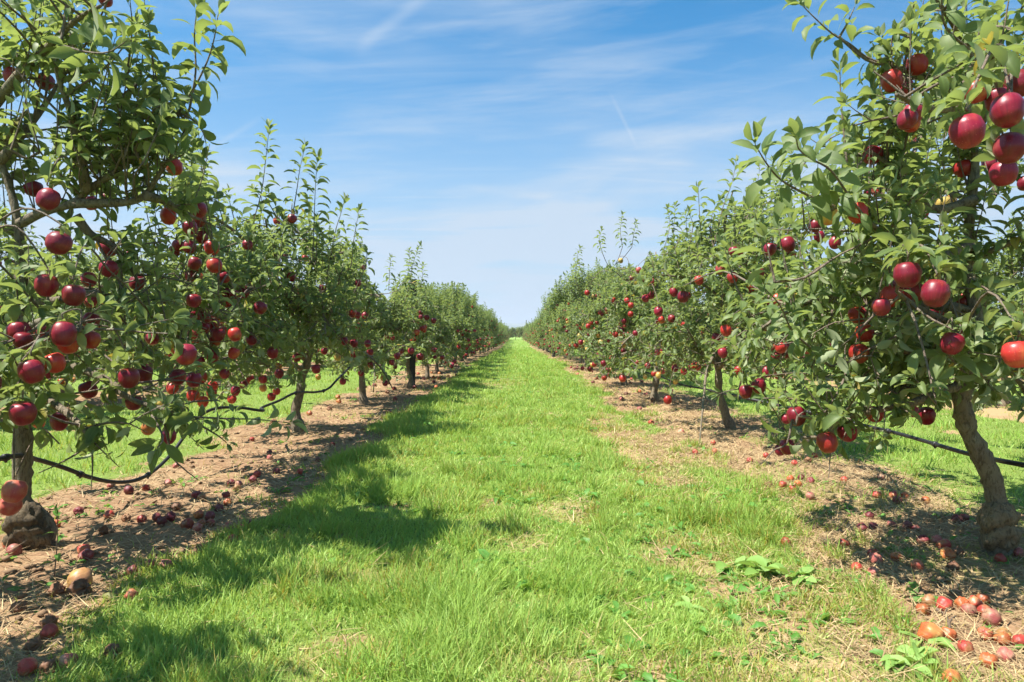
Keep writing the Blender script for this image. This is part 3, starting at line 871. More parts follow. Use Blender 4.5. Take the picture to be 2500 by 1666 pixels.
ALL_EXPL = [(np.array(c) + np.array([TL[k][0], TL[k][1], TZ[k]]), .94) for k in EXPL for (c, r, kd) in EXPL[k]]
def loc(key, c, pts, D):
    """polyline read off the photograph at distance D (one value, or one per point), in the tree's own space"""
    base = np.array([TL[key][0], TL[key][1], TZ[key]])
    Ds = np.linspace(D[0], D[1], len(pts)) if isinstance(D, tuple) else [D] * len(pts)
    return [tuple(px_at(*cp(c, x, y), d) - base) for (x, y), d in zip(pts, Ds)]
def open_view(c, pts, D, p, m=5):
    ds = np.linspace(D[0], D[1], len(pts))
    for q in smooth_path([px_at(*cp(c, x, y), d) for (x, y), d in zip(pts, ds)], m): ALL_EXPL.append((q, p))
open_view(2, [(95, 1400), (100, 1250), (105, 1100)], (3.19, 3.19), .6)
open_view(2, [(110, 400), (105, 120)], (3.19, 3.19), .5); open_view(1, [(85, 1180), (45, 1010), (5, 900)], (3.19, 3.19), .75)
open_view(1, [(90, 1230), (230, 1160), (400, 1110), (480, 1040), (620, 950), (740, 850)], (3.19, 2.95), .7)
open_view(1, [(400, 1112), (560, 1112), (700, 1105), (790, 1070), (880, 940)], (3.1, 3.0), .7)
open_view(2, [(60,1155),(180,1175),(330,1220),(480,1275),(620,1300),(740,1285),(830,1235),(920,1150),(1010,1030),(1080,940),(1170,893),(1300,888),(1430,905)], (3.10, 5.6), .985)
open_view(3, [(270, 1462), (350, 1430), (420, 1395), (470, 1388), (530, 1388)], (6.0, 7.2), .93)
open_view(3, [(430, 1480), (452, 1390), (465, 1300), (488, 1240)], (6.78, 6.78), .85)
open_view(6, [(1250, 1135), (1100, 1092), (1000, 1062), (850, 1020), (700, 985), (560, 950)], (3.2, 4.6), .9)
open_view(4, [(1350,1152),(1200,1115),(1100,1100),(1030,1080),(900,1055),(800,1015)], (5.9, 9), .9)
open_view(4, [(1155, 1290), (1120, 1200), (1092, 1100), (1085, 1010), (1080, 950)], (6.9, 6.9), .9)
open_view(4, [(797, 1140), (787, 1050), (775, 960)], (9.75, 9.75), .8)
open_view(3, [(985, 1370), (985, 1300), (982, 1220)], (11.4, 11.4), .8)
SKY_L = np.array([(-400,-200),(360,-60),(385,110),(430,165),(475,215),(505,270),(520,320),(505,345),(478,385),(510,430),(560,465),(600,478),(650,485),(700,468),(745,452),(790,470),(820,492),(850,520),(885,545),(905,620),(925,645),(950,640),(990,640),(1020,635),(1048,665),(1065,690),(1100,668),(1125,692),(1150,715),(1182,722),(1186,770),(1261,798)])
SKY_R = np.array([(1261,798),(1330,770),(1352,745),(1372,705),(1390,670),(1420,640),(1450,610),(1500,585),(1560,575),(1610,560),(1665,530),(1700,500),(1750,462),(1790,430),(1830,395),(1870,340),(1900,300),(1975,290),(2020,260),(2070,200),(2100,130),(2150,75),(2200,30),(2260,-60),(2900,-400)])
HOLES = [(120,270,30,45),(85,560,28,42),(218,535,40,40),(340,528,60,34),(40,255,50,16),(60,490,16,40)]
def allow_for(key, holes=False):
    base = np.array([TL[key][0], TL[key][1], TZ[key]])
    sk = SKY_L if key[0] == 'L' else SKY_R
    def f(C):
        W = C + base
        D = np.maximum(W[:, 1], .05)
        x = W[:, 0] / D * F + CX; y = HZ - (W[:, 2] - CAM_H) / D * F
        ok = y > np.interp(x, sk[:, 0], sk[:, 1]) + np.where(D > 4, 22 + 75 * vnoise(x / 22. + 3, x * 0 + 5), 12)
        ok |= W[:, 1] < .3
        # nothing pokes out across the lane
        ok &= (np.abs(W[:, 0]) > .84 + .1 * np.sin(W[:, 1] * 5 + W[:, 2] * 4)) | (W[:, 1] < .3)
        if holes:
            rs = np.random.RandomState(4)
            for (hx, hy, rx, ry) in HOLES:
                ok &= ~((((x - hx) / rx) ** 2 + ((y - hy) / ry) ** 2 < 1) & (rs.rand(len(C)) < .93))
        return ok
    return f
def cam_local(key):
    return np.array([-TL[key][0], -TL[key][1], CAM_H - TZ[key]])

MATS_T = [M['bark']]; MATS_C = [M['leaf'], M['twig']]
KINDS = ['d', 'd', 'r', 'o', 'p']
def finish_tree(g, name, locn, label, group, hi, apples=True, stalks=True, seed=0, side='L'):
    rs = np.random.RandomState(seed + 99)
    t = bpy.data.objects.new(name, None); scn.collection.objects.link(t); t.location = locn
    tag(t, label, 'apple tree', group)
    link('trunk', g['trunk'].mesh('trunk', MATS_T), t)
    for b in g['branches'][:60]:
        link('branch', b.mesh('branch', MATS_T), t)
    link('crown', g['crown'].mesh('crown', MATS_C), t)
    if apples:
        add_apples(t, g['spots'], hi, stalks, rs, side)
    return t
def add_apples(t, spots, hi, stalks, rs, side):
    for (c, r, kind) in spots[:98]:
        if kind is None:
            kind = rs.choice(['d', 'r', 'o', 'p'], p=[.62, .34, .03, .01] if (side == 'L' or stalks) else [.28, .42, .20, .10])
        me = APM[kind, hi]
        a = link('apple', me[rs.randint(len(me))], t, tuple(c))
        s = r / .040
        a.scale = (s, s, s * rs.uniform(.92, 1.06))
        a.rotation_euler = (rs.uniform(-.35, .35), rs.uniform(-.35, .35), rs.uniform(0, 6.28))
        if stalks:
            link('stalk', STALK, a)

ROWG = 'apple trees planted in rows either side of the grass lane'
# --- left row, near trees
g = gen_tree(101, H=2.75, Rx=1.25, Ry=1.3, lod=0, n_limb=14, n_apple=30, allow=allow_for('L0'), apples=EXPL['L0'], cam_l=cam_local('L0'), dens=1.0)
finish_tree(g, 'apple_tree', (*TL['L0'], TZ['L0']), 'shadowed apple tree whose dark leaves hang into the upper left corner', ROWG, 1, seed=1)

k = 'L1'
tr1 = [(0.02, 0, -.06), (.05, 0, .03), (.035, 0, .13)] + loc(k, 2, [(95, 1400), (100, 1250), (105, 1100), (100, 800), (110, 400), (105, 120)], 3.19) + loc(k, 1, [(85, 1180), (45, 1010), (5, 900), (-40, 700), (-60, 400), (-70, 100)], 3.19)
limbs = [loc(k, 1, [(90, 1230), (230, 1160), (400, 1110), (480, 1040), (620, 950), (740, 850), (880, 720), (980, 620)], (3.19, 2.95)),
         loc(k, 1, [(400, 1112), (560, 1112), (700, 1105), (790, 1070), (880, 940), (960, 830)], (3.1, 3.0)),
         loc(k, 1, [(790, 1070), (900, 1100), (980, 1160), (1090, 1200)], (3.0, 3.3)),
         loc(k, 1, [(470, 1050), (430, 780), (390, 620), (330, 450), (300, 300)], (3.05, 2.8)),
         loc(k, 1, [(410, 1180), (490, 1280), (600, 1340), (700, 1450), (760, 1560)], (3.1, 3.3)),
         loc(k, 2, [(100, 330), (300, 300), (520, 260), (640, 320), (760, 370), (900, 420)], (3.19, 3.1)),
         loc(k, 2, [(100, 700), (300, 640), (580, 740), (640, 800), (750, 860), (900, 900), (1000, 960)], (3.19, 2.9)),
         loc(k, 2, [(100, 760), (60, 820), (-60, 860)], (3.1, 2.7)),
         loc(k, 2, [(100, 820), (250, 850), (400, 960), (480, 1060)], (3.1, 2.6)),
         loc(k, 2, [(100, 500), (200, 420), (330, 400), (430, 470)], (3.1, 2.4)),
         loc(k, 1, [(0, 880), (150, 700), (260, 560), (340, 430)], (3.1, 3.2)),
         loc(k, 1, [(-50, 600), (100, 420), (250, 280), (420, 120), (560, 40)], (3.1, 2.6))]
shoots = [(loc(k, 1, [(980, 620), (1070, 480), (1140, 340), (1180, 210), (1200, 90)], (2.95, 2.9)), 1.0),
          (loc(k, 1, [(1040, 600), (1075, 400), (1070, 200), (1085, 60)], (2.95, 2.95)), 1.0),
          (loc(k, 1, [(980, 620), (1060, 660), (1110, 720), (1130, 790)], (2.95, 2.9)), .9),
          (loc(k, 1, [(690, 470), (715, 300), (730, 150), (720, 20)], (2.9, 2.8)), 1.0),
          (loc(k, 1, [(330, 250), (480, 290), (600, 290), (700, 230)], (2.6, 2.5)), 1.15),
          (loc(k, 1, [(780, 700), (790, 600), (800, 560)], (2.9, 2.9)), 1.0),
          (loc(k, 1, [(740, 820), (830, 620), (940, 560)], (2.9, 2.8)), 1.0),
          (loc(k, 1, [(650, 780), (660, 640), (640, 560)], (2.9, 2.8)), 1.0),
          (loc(k, 1, [(620, 950), (700, 800), (800, 760), (900, 740)], (3.0, 2.8)), 1.0),
          (loc(k, 1, [(880, 900), (980, 860), (1010, 840)], (3.0, 2.8)), .9),
          (loc(k, 1, [(60, 820), (110, 680), (150, 560)], (2.8, 2.8)), .9),
          (loc(k, 2, [(880, 930), (930, 1150), (1000, 1230), (1070, 1285)], (2.9, 2.9)), .001),
          (loc(k, 2, [(480, 1060), (490, 1200), (480, 1340)], (2.7, 2.7)), .3),
          (loc(k, 2, [(480, 1060), (420, 1130), (300, 1200), (190, 1250)], (2.7, 2.5)), .8),
          (loc(k, 2, [(820, 930), (880, 1050), (850, 1110)], (2.8, 2.6)), 1.0),
          (loc(k, 2, [(1080, 980), (1180, 1040), (1230, 1080)], (3.0, 3.0)), .7)]
g = gen_tree(11, H=2.75, Rx=1.0, Ry=1.1, lod=0, trunk=tr1, limbs=limbs, shoots=shoots, n_limb=4, n_apple=18, dens=.86, low=.55, allow=allow_for(k, True), apples=EXPL[k], cam_l=cam_local(k), trunk_r=.040, leafL=.094)
L1 = finish_tree(g, 'apple_tree', (*TL[k], TZ[k]), 'nearest whole apple tree on the left, grey limb forking over dark crimson apples', ROWG, 1, seed=2)

k = 'L2'
tr2 = [(0, 0, -.06), (.03, 0, .04)] + loc(k, 3, [(430, 1480), (452, 1390), (465, 1300), (488, 1240), (500, 1150), (520, 1000), (500, 850), (520, 700)], 6.78)
limbs = [loc(k, 3, [(470, 1280), (400, 1240), (330, 1130), (200, 1180), (60, 1240)], (6.78, 4.6)),
         loc(k, 3, [(470, 1230), (440, 1060), (380, 950), (430, 880)], (6.7, 5.9)),
         loc(k, 3, [(490, 1150), (560, 1120), (600, 950), (660, 800)], (6.78, 6.4)),
         loc(k, 3, [(440, 1100), (300, 1000), (150, 900), (50, 780), (-20, 720)], (6.4, 4.3)),
         loc(k, 3, [(330, 1100), (150, 1050), (0, 1000), (-60, 960)], (5.6, 3.9)),
         loc(k, 3, [(440, 1000), (300, 800), (180, 650), (60, 560), (-30, 480)], (6.4, 4.8)),
         loc(k, 3, [(400, 900), (320, 700), (290, 560)], (6.2, 5.8))]
shoots = [(loc(k, 3, [(215, 620), (270, 440), (295, 260), (310, 130)], 5.9), 1.1), (loc(k, 3, [(240, 700), (275, 480), (240, 420)], 5.9), 1.0),
          (loc(k, 3, [(410, 600), (440, 430), (455, 330), (480, 220)], 6.0), 1.1), (loc(k, 3, [(515, 770), (522, 600), (530, 420), (540, 275)], 6.1), 1.1),
          (loc(k, 3, [(590, 800), (625, 620), (650, 540), (670, 470)], 6.3), 1.05), (loc(k, 3, [(700, 780), (715, 650), (738, 525)], 6.5), 1.0),
          (loc(k, 3, [(350, 560), (300, 470), (275, 420)], 5.9), 1.0), (loc(k, 3, [(620, 750), (560, 640), (540, 560)], 6.2), 1.0),
          (loc(k, 3, [(100, 620), (70, 500), (60, 420)], 5.2), 1.0), (loc(k, 3, [(10, 520), (-10, 360), (0, 260)], 4.8), .9),
          (loc(k, 1, [(1080, 1060), (1110, 930), (1120, 845)], 4.4), .85), (loc(k, 3, [(740, 850), (770, 780), (775, 720)], 6.6), .9),
          (loc(k, 3, [(160, 640), (130, 520), (110, 440)], 5.6), 1.0)]
g = gen_tree(23, H=2.75, Rx=1.0, Ry=1.5, lod=0, trunk=tr2, limbs=limbs, shoots=shoots, n_limb=9, n_apple=26, dens=1.0, low=.58, allow=allow_for(k), apples=EXPL[k], cam_l=cam_local(k), trunk_r=.044, leafL=.094)
finish_tree(g, 'apple_tree', (*TL[k], TZ[k]), 'second left apple tree with tall upright shoots against the sky', ROWG, 1, seed=3)
k = 'L3'
g = gen_tree(34, H=2.4, Rx=1.0, Ry=1.5, lod=1, n_limb=15, n_apple=22, allow=allow_for(k), apples=EXPL[k], cam_l=cam_local(k), lean=(-.05, 0), leafL=.094)
finish_tree(g, 'apple_tree', (*TL[k], TZ[k]), 'low apple tree with thin leaning trunk just before the black post', ROWG, 1, stalks=False, seed=4)
k = 'L4'
shoots = [(loc(k, 3, [(960, 1000), (980, 860), (1000, 760), (1030, 685)], 11.4), 1.1), (loc(k, 3, [(940, 960), (975, 800), (980, 710)], 11.5), 1.1), (loc(k, 3, [(1020, 950), (1040, 850), (1045, 780)], 11.3), 1.1), (loc(k, 3, [(880, 900), (885, 800), (890, 745)], 10.8), 1.)]
g = gen_tree(45, H=2.2, Rx=.95, Ry=1.45, lod=1, n_limb=15, n_apple=24, shoots=shoots, allow=allow_for(k), apples=EXPL[k], cam_l=cam_local(k))
finish_tree(g, 'apple_tree', (*TL[k], TZ[k]), 'apple tree with one tall leader rising above the black post', ROWG, 1, stalks=False, seed=5)

# --- right row, near trees
g = gen_tree(202, H=2.7, Rx=1.1, Ry=1.0, lod=0, n_limb=10, n_apple=14, allow=allow_for('R0'), apples=EXPL['R0'], cam_l=cam_local('R0'), dens=.9)
finish_tree(g, 'apple_tree', (*TL['R0'], TZ['R0']), 'apple tree reaching in at the right edge with large glossy dark red apples', ROWG, 1, seed=6, side='R')
k = 'R1'
tr3 = [(0, 0, -.06), (.0, 0, .04)] + loc(k, 6, [(1435, 1500), (1420, 1420), (1390, 1280), (1330, 1150), (1262, 1020), (1235, 930), (1222, 830), (1235, 740)], 3.06) + loc(k, 6, [(1270, 600), (1290, 400), (1260, 200)], 3.06) + loc(k, 5, [(1250, 1250), (1280, 900), (1240, 500)], 3.06)
limbs = [loc(k, 6, [(1280, 610), (1150, 590), (1000, 595), (860, 570), (700, 600), (560, 640)], (3.06, 2.9)),
         loc(k, 6, [(1225, 760), (1100, 800), (950, 860), (800, 890), (620, 930), (520, 960), (330, 930)], (3.06, 2.8)),
         loc(k, 6, [(1290, 620), (1400, 560), (1560, 520)], (3.06, 2.6)),
         loc(k, 6, [(1250, 480), (1100, 400), (960, 330), (860, 250)], (3.0, 2.5)),
         loc(k, 5, [(1260, 1350), (1050, 1420), (950, 1340), (800, 1290), (690, 1200)], (3.0, 2.6)),
         loc(k, 5, [(1280, 1100), (1060, 1150), (900, 1000), (800, 900), (700, 830)], (3.0, 2.9)),
         loc(k, 5, [(1300, 700), (1330, 420), (1240, 290), (1150, 150), (1050, 0)], (3.0, 2.6)),
         loc(k, 5, [(1300, 600), (1180, 610), (1000, 600), (850, 530)], (2.9, 2.2)),
         loc(k, 5, [(1280, 560), (1050, 460), (830, 380)], (3.0, 2.7)),
         loc(k, 6, [(1250, 450), (1100, 490), (950, 480), (700, 600)], (3.0, 3.3)),
         loc(k, 6, [(1200, 350), (900, 300), (600, 300), (320, 330), (200, 300)], (3.0, 3.9)),
         loc(k, 6, [(700, 900), (520, 950), (500, 1040), (350, 1050)], (3.0, 2.9))]
shoots = [(loc(k, 5, [(690, 1200), (600, 1080), (500, 940), (400, 880), (330, 830), (310, 770)], (2.5, 2.15)), 1.0),
          (loc(k, 5, [(530, 1140), (370, 1070), (230, 990), (150, 900), (90, 800)], (2.5, 2.25)), 1.0),
          (loc(k, 5, [(830, 380), (690, 330), (600, 260), (500, 200), (400, 110), (340, 50)], (2.7, 2.7)), .85),
          (loc(k, 5, [(590, 930), (565, 700), (550, 530), (545, 410)], (2.9, 2.9)), .95),
          (loc(k, 5, [(540, 220), (580, 150), (620, 60)], (2.7, 2.7)), .8),
          (loc(k, 5, [(850, 400), (780, 300), (760, 230)], (2.7, 2.7)), .8),
          (loc(k, 5, [(1240, 290), (1120, 180), (1090, 60), (1100, -60)], (2.4, 2.2)), 1.0),
          (loc(k, 5, [(900, 700), (850, 600), (720, 560), (710, 480)], (2.9, 2.8)), .95),
          (loc(k, 5, [(1000, 330), (980, 290), (970, 250)], (2.8, 2.8)), .8),
          (loc(k, 6, [(200, 200), (170, 60), (150, -30)], (2.6, 2.6)), .9),
          (loc(k, 6, [(450, 600), (300, 470), (230, 330), (140, 230)], (2.9, 2.7)), .8),
          (loc(k, 6, [(500, 960), (510, 1080), (500, 1270)], (2.85, 2.8)), .5),
          (loc(k, 6, [(300, 950), (270, 1080), (200, 1120), (150, 1180)], (2.8, 2.75)), 1.0),
          (loc(k, 6, [(1240, 700), (1180, 640), (1130, 570), (1160, 520)], (2.7, 2.4)), 1.0)]
g = gen_tree(57, H=2.75, Rx=1.0, Ry=1.15, lod=0, trunk=tr3, limbs=limbs, shoots=shoots, n_limb=5, n_apple=10, dens=.95, low=.62, allow=allow_for(k), apples=EXPL[k], cam_l=cam_local(k), trunk_r=.041, leafL=.092)
R1 = finish_tree(g, 'apple_tree', (*TL[k], TZ[k]), 'nearest whole apple tree on the right with crooked trunk and swollen sawn base', ROWG, 1, seed=7, side='R')
k = 'R2'
tr4 = [(0, 0, -.06)] + loc(k, 4, [(1155, 1290), (1120, 1200), (1092, 1100), (1085, 1010), (1080, 930), (1090, 800), (1100, 600), (1110, 400)], 6.92)
limbs = [loc(k, 4, [(1080, 960), (1000, 900), (930, 780)], (6.9, 6.6)), loc(k, 4, [(1085, 980), (1180, 900), (1300, 850), (1450, 800)], (6.9, 5.2)),
         loc(k, 4, [(1090, 850), (1180, 760), (1280, 650), (1400, 560)], (6.9, 5.0)), loc(k, 4, [(1100, 650), (1200, 500), (1330, 400)], (6.8, 5.2)),
         loc(k, 4, [(1100, 550), (1110, 300), (1150, 130)], (6.7, 6.3))]
shoots = [(loc(k, 4, [(1060, 400), (1100, 220), (1140, 110), (1165, 0)], 6.2), 1.0),
          (loc(k, 4, [(1000, 350), (990, 220), (985, 120)], 6.6), 1.1), (loc(k, 4, [(1040, 380), (1050, 250), (1090, 180)], 6.5), 1.0),
          (loc(k, 4, [(1230, 420), (1280, 290), (1290, 200)], 6.0), 1.0), (loc(k, 4, [(1200, 330), (1230, 220), (1260, 140)], 5.8), .9),
          (loc(k, 4, [(940, 420), (960, 300), (940, 240)], 6.6), 1.0)]
g = gen_tree(61, H=2.8, Rx=1.1, Ry=1.5, lod=0, trunk=tr4, limbs=limbs, shoots=shoots, n_limb=11, n_apple=30, dens=1.0, low=.58, allow=allow_for(k), apples=EXPL[k], cam_l=cam_local(k), trunk_r=.038, leafL=.094)
finish_tree(g, 'apple_tree', (*TL[k], TZ[k]), 'second right apple tree, slim trunk curving left above the black hose', ROWG, 1, seed=8, side='R')
k = 'R3'
shoots = [(loc(k, 4, [(865, 430), (870, 300), (875, 205)], 9.4), 1.1), (loc(k, 4, [(820, 420), (850, 300), (840, 220)], 9.5), 1.0), (loc(k, 4, [(925, 420), (930, 320), (925, 240)], 9.0), 1.0)]
g = gen_tree(72, H=2.75, Rx=1.0, Ry=1.25, lod=1, n_limb=16, n_apple=62, dens=1.1, shoots=shoots, allow=allow_for(k), apples=EXPL[k], cam_l=cam_local(k))
finish_tree(g, 'apple_tree', (*TL[k], TZ[k]), 'third right apple tree, thin dark trunk, small orange and red apples', ROWG, 1, stalks=False, seed=9, side='R')
k = 'R4'
shoots = [(loc(k, 4, [(625, 400), (615, 320), (625, 248)], 12.), 1.2), (loc(k, 4, [(670, 400), (680, 330), (690, 285)], 12.), 1.1), (loc(k, 4, [(530, 430), (515, 370), (525, 318)], 12.), 1.1)]
g = gen_tree(83, H=2.85, Rx=1.0, Ry=1.3, lod=1, n_limb=16, n_apple=70, dens=1.1, shoots=shoots, allow=allow_for(k), apples=EXPL[k], cam_l=cam_local(k))
finish_tree(g, 'apple_tree', (*TL[k], TZ[k]), 'fourth right apple tree, low crown nearly touching the soil, many reddish apples', ROWG, 1, stalks=False, seed=10, side='R')
k = 'R5'
shoots = [(loc(k, 4, [(430, 520), (410, 450), (425, 405)], 14.5), 1.2), (loc(k, 4, [(390, 620), (360, 570), (350, 535)], 14.0), 1.2), (loc(k, 4, [(410, 580), (400, 510), (410, 470)], 14.0), 1.1)]
g = gen_tree(94, H=2.75, Rx=1.05, Ry=1.3, lod=1, n_limb=16, n_apple=76, dens=1.1, shoots=shoots, allow=allow_for(k), apples=EXPL[k], cam_l=cam_local(k))
finish_tree(g, 'apple_tree', (*TL[k], TZ[k]), 'fifth right apple tree whose pale shoots lean out over the lane', ROWG, 1, stalks=False, seed=11, side='R')

# --- the rest of the rows: six kinds of tree, copied
PROTO = []
for i, (seed, H, Rx, Ry, na) in enumerate(((301, 2.15, .95, 1.25, 70), (312, 2.3, .95, 1.3, 64), (323, 2.05, 1.0, 1.2, 76), (334, 2.75, 1.0, 1.3, 72), (345, 2.6, 1.0, 1.25, 84), (356, 2.85, .95, 1.3, 70))):
    g = gen_tree(seed, H=H, Rx=Rx * 1.08, Ry=Ry * 1.18, th=.68, low=.40, lod=2, n_limb=16, n_apple=na, dens=1.08, leafL=.098)
    trunk = g['trunk'].mesh('trunk', MATS_T)
    br = Acc()
    for b in g['branches']:
        for V, C in zip(b.V, b.C): pass
        off = br.n
        br.V += b.V; br.C += b.C; br.Q += [q + off for q in b.Q]; br.mq += b.mq; br.T += [q + off for q in b.T]; br.mt += b.mt; br.n += b.n
    crown = g['crown']
    plain_c = crown.mesh('crown', MATS_C)
    rs = np.random.RandomState(seed)
    for (c, r, kd) in g['spots']:
        V, Q, T = lathe(apple_profile(6), 8); crown.add(V * r + np.array(c), Q, T, None, 2 + rs.choice([0, 1, 1, 2]))
    full_c = crown.mesh('crown', MATS_C + [M['apple'], M['apple_red'], M['apple_orange']])
    PROTO.append((trunk, br.mesh('branch', MATS_T), plain_c, full_c, g['spots']))
rs = np.random.RandomState(5)
def place_proto(i, x, y, label, group, parts, side='L', s=1.0, name='apple_tree'):
    trunk, br, pc, fc, spots = PROTO[i]
    t = bpy.data.objects.new(name, None); scn.collection.objects.link(t)
    t.location = (x, y, float(gz(x, y))); t.rotation_euler = (0, 0, rs.choice([0, math.pi]) + rs.uniform(-.4, .4)); t.scale = (s, s, s * rs.uniform(.93, 1.05))
    tag(t, label, 'apple tree', group)
    link('trunk', trunk, t); link('branch', br, t)
    if parts:
        link('crown', pc, t); add_apples(t, spots[:parts], 0, False, rs, side)
    else:
        link('crown', fc, t)
    return t
MID = {  # the trees one can still tell apart
 'L': ['short apple tree right behind the black post on the left', 'slender apple tree with pointed top, third beyond the black post', 'left row apple tree with dark red apples low over bare soil',
       'small round apple tree on the left with feathery top', 'left apple tree, trunk half hidden by the long shadow on grass'],
 'R': ['right row apple tree just past the one leaning over the lane', 'lower apple tree where the right row drops in height', 'right apple tree above the small dark stump on the soil strip',
       'pale leafed apple tree midway along the right row', 'rounded right row apple tree with few reddish apples low down']}
y = 14.3; i = 0
while y < 112:
    far = y > 26
    lab = MID['L'][i] if i < len(MID['L']) else 'small distant apple tree in the line left of the lane'
    place_proto(int(rs.choice([0, 1, 2])), -2.0 + rs.uniform(-.12, .12), y, lab, ROWG if i < 5 else 'distant apple trees left of the lane', 0 if far else 70, 'L', rs.uniform(.92, 1.05))
    y += rs.uniform(2.3, 2.6) * (1 if y < 60 else 1.25); i += 1
y = 17.3; i = 0
while y < 112:
    far = y > 26
    lab = MID['R'][i] if i < len(MID['R']) else 'small distant apple tree in the line right of the lane'
    pr = [3, 4, 5][rs.randint(3)] if y < 22 else (int(rs.choice([1, 4])) if y < 30 else int(rs.choice([0, 1, 2])))
    place_proto(pr, 2.0 + rs.uniform(-.12, .12), y, lab, ROWG if i < 5 else 'distant apple trees right of the lane', 0 if far else 70, 'R', rs.uniform(.92, 1.05))
    y += rs.uniform(2.3, 2.6) * (1 if y < 60 else 1.25); i += 1
for sx, x0, y0, y1, lab, grp in ((-1, 6.25, 2.2, 52, 'apple tree in the next row beyond the left grass strip', 'apple trees in the second row on the left'),
                                (1, 6.15, 1.5, 52, 'apple tree in the next row beyond the right grass strip', 'apple trees in the second row on the right'),
                                (-1, 10.35, 6, 40, 'apple tree two rows beyond the left grass strip', 'apple trees in the third row on the left'),
                                (1, 10.3, 6, 34, 'apple tree two rows beyond the right grass strip', 'apple trees in the third row on the right'),
                                (-1, 14.5, 12, 40, 'apple tree three rows out on the left', 'apple trees in the fourth row on the left')):
    y = y0; first = True
    while y < y1:
        xx = sx * (x0 + rs.uniform(-.1, .1))
        l2 = lab
        if sx == 1 and x0 < 7 and 8.0 < y < 9.9 and first:
            l2 = 'thick pale trunked apple tree behind the crooked tree, straw heaped at its foot'; y = 9.2; xx = 6.55; first = False
        place_proto(int(rs.choice([1, 4, 5, 0])), xx, y, l2, grp, 0, 'L', rs.uniform(.9, 1.05))
        y += rs.uniform(2.3, 2.7)
for i, x in enumerate(np.arange(-9, 9.5, 1.1)):
    place_proto(int(rs.choice([0, 1, 2])), x, 116 + rs.uniform(-1.5, 1.5), 'tiny distant apple tree closing off the end of the grass lane', 'apple trees across the end of the lane', 0, 'L', rs.uniform(.85, 1.0))

# ------------------------------------------------------------------ grass and everything lying on the ground
def blades(name, X, Y, Ln, W, az, lean, bend, tone, yel, mat, sections=3, sink=.01):
    n = len(X)
    Z = gz(X, Y) - sink
    d = np.stack([np.cos(az), np.sin(az)], 1); s = np.stack([-np.sin(az), np.cos(az)], 1)
    fa = rsg.uniform(0, 6.28, n); s = np.stack([np.cos(fa), np.sin(fa)], 1)
    V = np.zeros((n, 2 * sections - 1, 3)); C = np.zeros((n, 2 * sections - 1, 4)); C[..., 0] = tone[:, None]; C[..., 1] = .6; C[..., 2] = yel[:, None]; C[..., 3] = 1
    h = np.zeros(n); o = np.zeros(n); us = np.linspace(0, 1, sections)
    for i, u in enumerate(us):
        if i:
            a = lean + bend * (u - .5 / (sections - 1))
            o = o + np.sin(a) * Ln / (sections - 1); h = h + np.cos(a) * Ln / (sections - 1)
        c = np.stack([X + d[:, 0] * o, Y + d[:, 1] * o, Z + np.maximum(h, .012 * (i > 0))], 1)
        if i == sections - 1:
            V[:, -1] = c
        else:
            w = W * (1, .85, .6, .4)[i] * .5
            V[:, 2 * i] = c; V[:, 2 * i, :2] -= s * w[:, None]
            V[:, 2 * i + 1] = c; V[:, 2 * i + 1, :2] += s * w[:, None]
    nv = 2 * sections - 1; off = (np.arange(n) * nv)[:, None]
    Q = np.concatenate([off + np.array([[2 * i, 2 * i + 1, 2 * i + 3, 2 * i + 2]]) for i in range(sections - 2)])
    T = off + np.array([[nv - 3, nv - 2, nv - 1]])
    fs = [Q, T]
    return link(name, new_mesh(name, V.reshape(-1, 3), fs, C.reshape(-1, 4), [mat]))
rsg = np.random.RandomState(77)
def sample_lane(n, y0, y1, k, x0, x1):
    """points denser close by: density ~ 1/(1+(y/k)^2)"""
    a0, a1 = math.atan(y0 / k), math.atan(y1 / k)
    Y = k * np.tan(rsg.uniform(a0, a1, n)); X = rsg.uniform(x0, x1, n)
    return X, Y
parts_xy = [sample_lane(430000, 1.35, 112, 3.2, -1.75, 1.75), sample_lane(90000, 2.2, 70, 6, -6.6, -1.7), sample_lane(100000, 2.0, 60, 6, 1.7, 6.6),
            sample_lane(45000, 5, 60, 12, -14.5, -6.6), sample_lane(45000, 5, 60, 12, 6.6, 13.5)]
X = np.concatenate([p[0] for p in parts_xy]); Y = np.concatenate([p[1] for p in parts_xy])
vis = np.abs(X) < Y * .80 + .5
X, Y = X[vis], Y[vis]
b = bare(X, Y)
clump = fbm(X * 3.2 + 40, Y * 3.2 + 12, 3)
pr = np.clip(1.06 - b * 1.02, 0.0, 1) * np.clip(.45 + 1.1 * clump, 0, 1)
k = rsg.rand(len(X)) < pr
X, Y, b, clump = X[k], Y[k], b[k], clump[k]
n = len(X)
tuft = sstep(.52, .70, fbm(X * 4.5 + 9, Y * 4.5 + 70, 3))
edge = np.exp(-((np.abs(X) - 1.15) / .22) ** 2)
Ln = (.036 + .042 * clump + .075 * tuft + .035 * edge * (X < 0)) * .78 * rsg.uniform(.5, 1.4, n) * (1 - .35 * b)
Wd = (.0027 + .00072 * Y) * rsg.uniform(.7, 1.3, n); Wd = np.minimum(Wd, .035)
swirl = fbm(X * 1.7 + 3, Y * 1.7 + 8, 2) * 12
az = np.where(rsg.rand(n) < .35, swirl + rsg.normal(0, .7, n), rsg.uniform(0, 6.28, n))
lean = np.abs(rsg.normal(.35, .35, n)) * (1 - .3 * tuft); bend = np.abs(rsg.normal(.8, .55, n))
patch = fbm(X * 1.6 + 11, Y * 1.0 + 21, 4)
tone = np.clip(rsg.normal(.58, .24, n) + (patch - .5) * 2.0 - .40 * tuft, 0, 1)
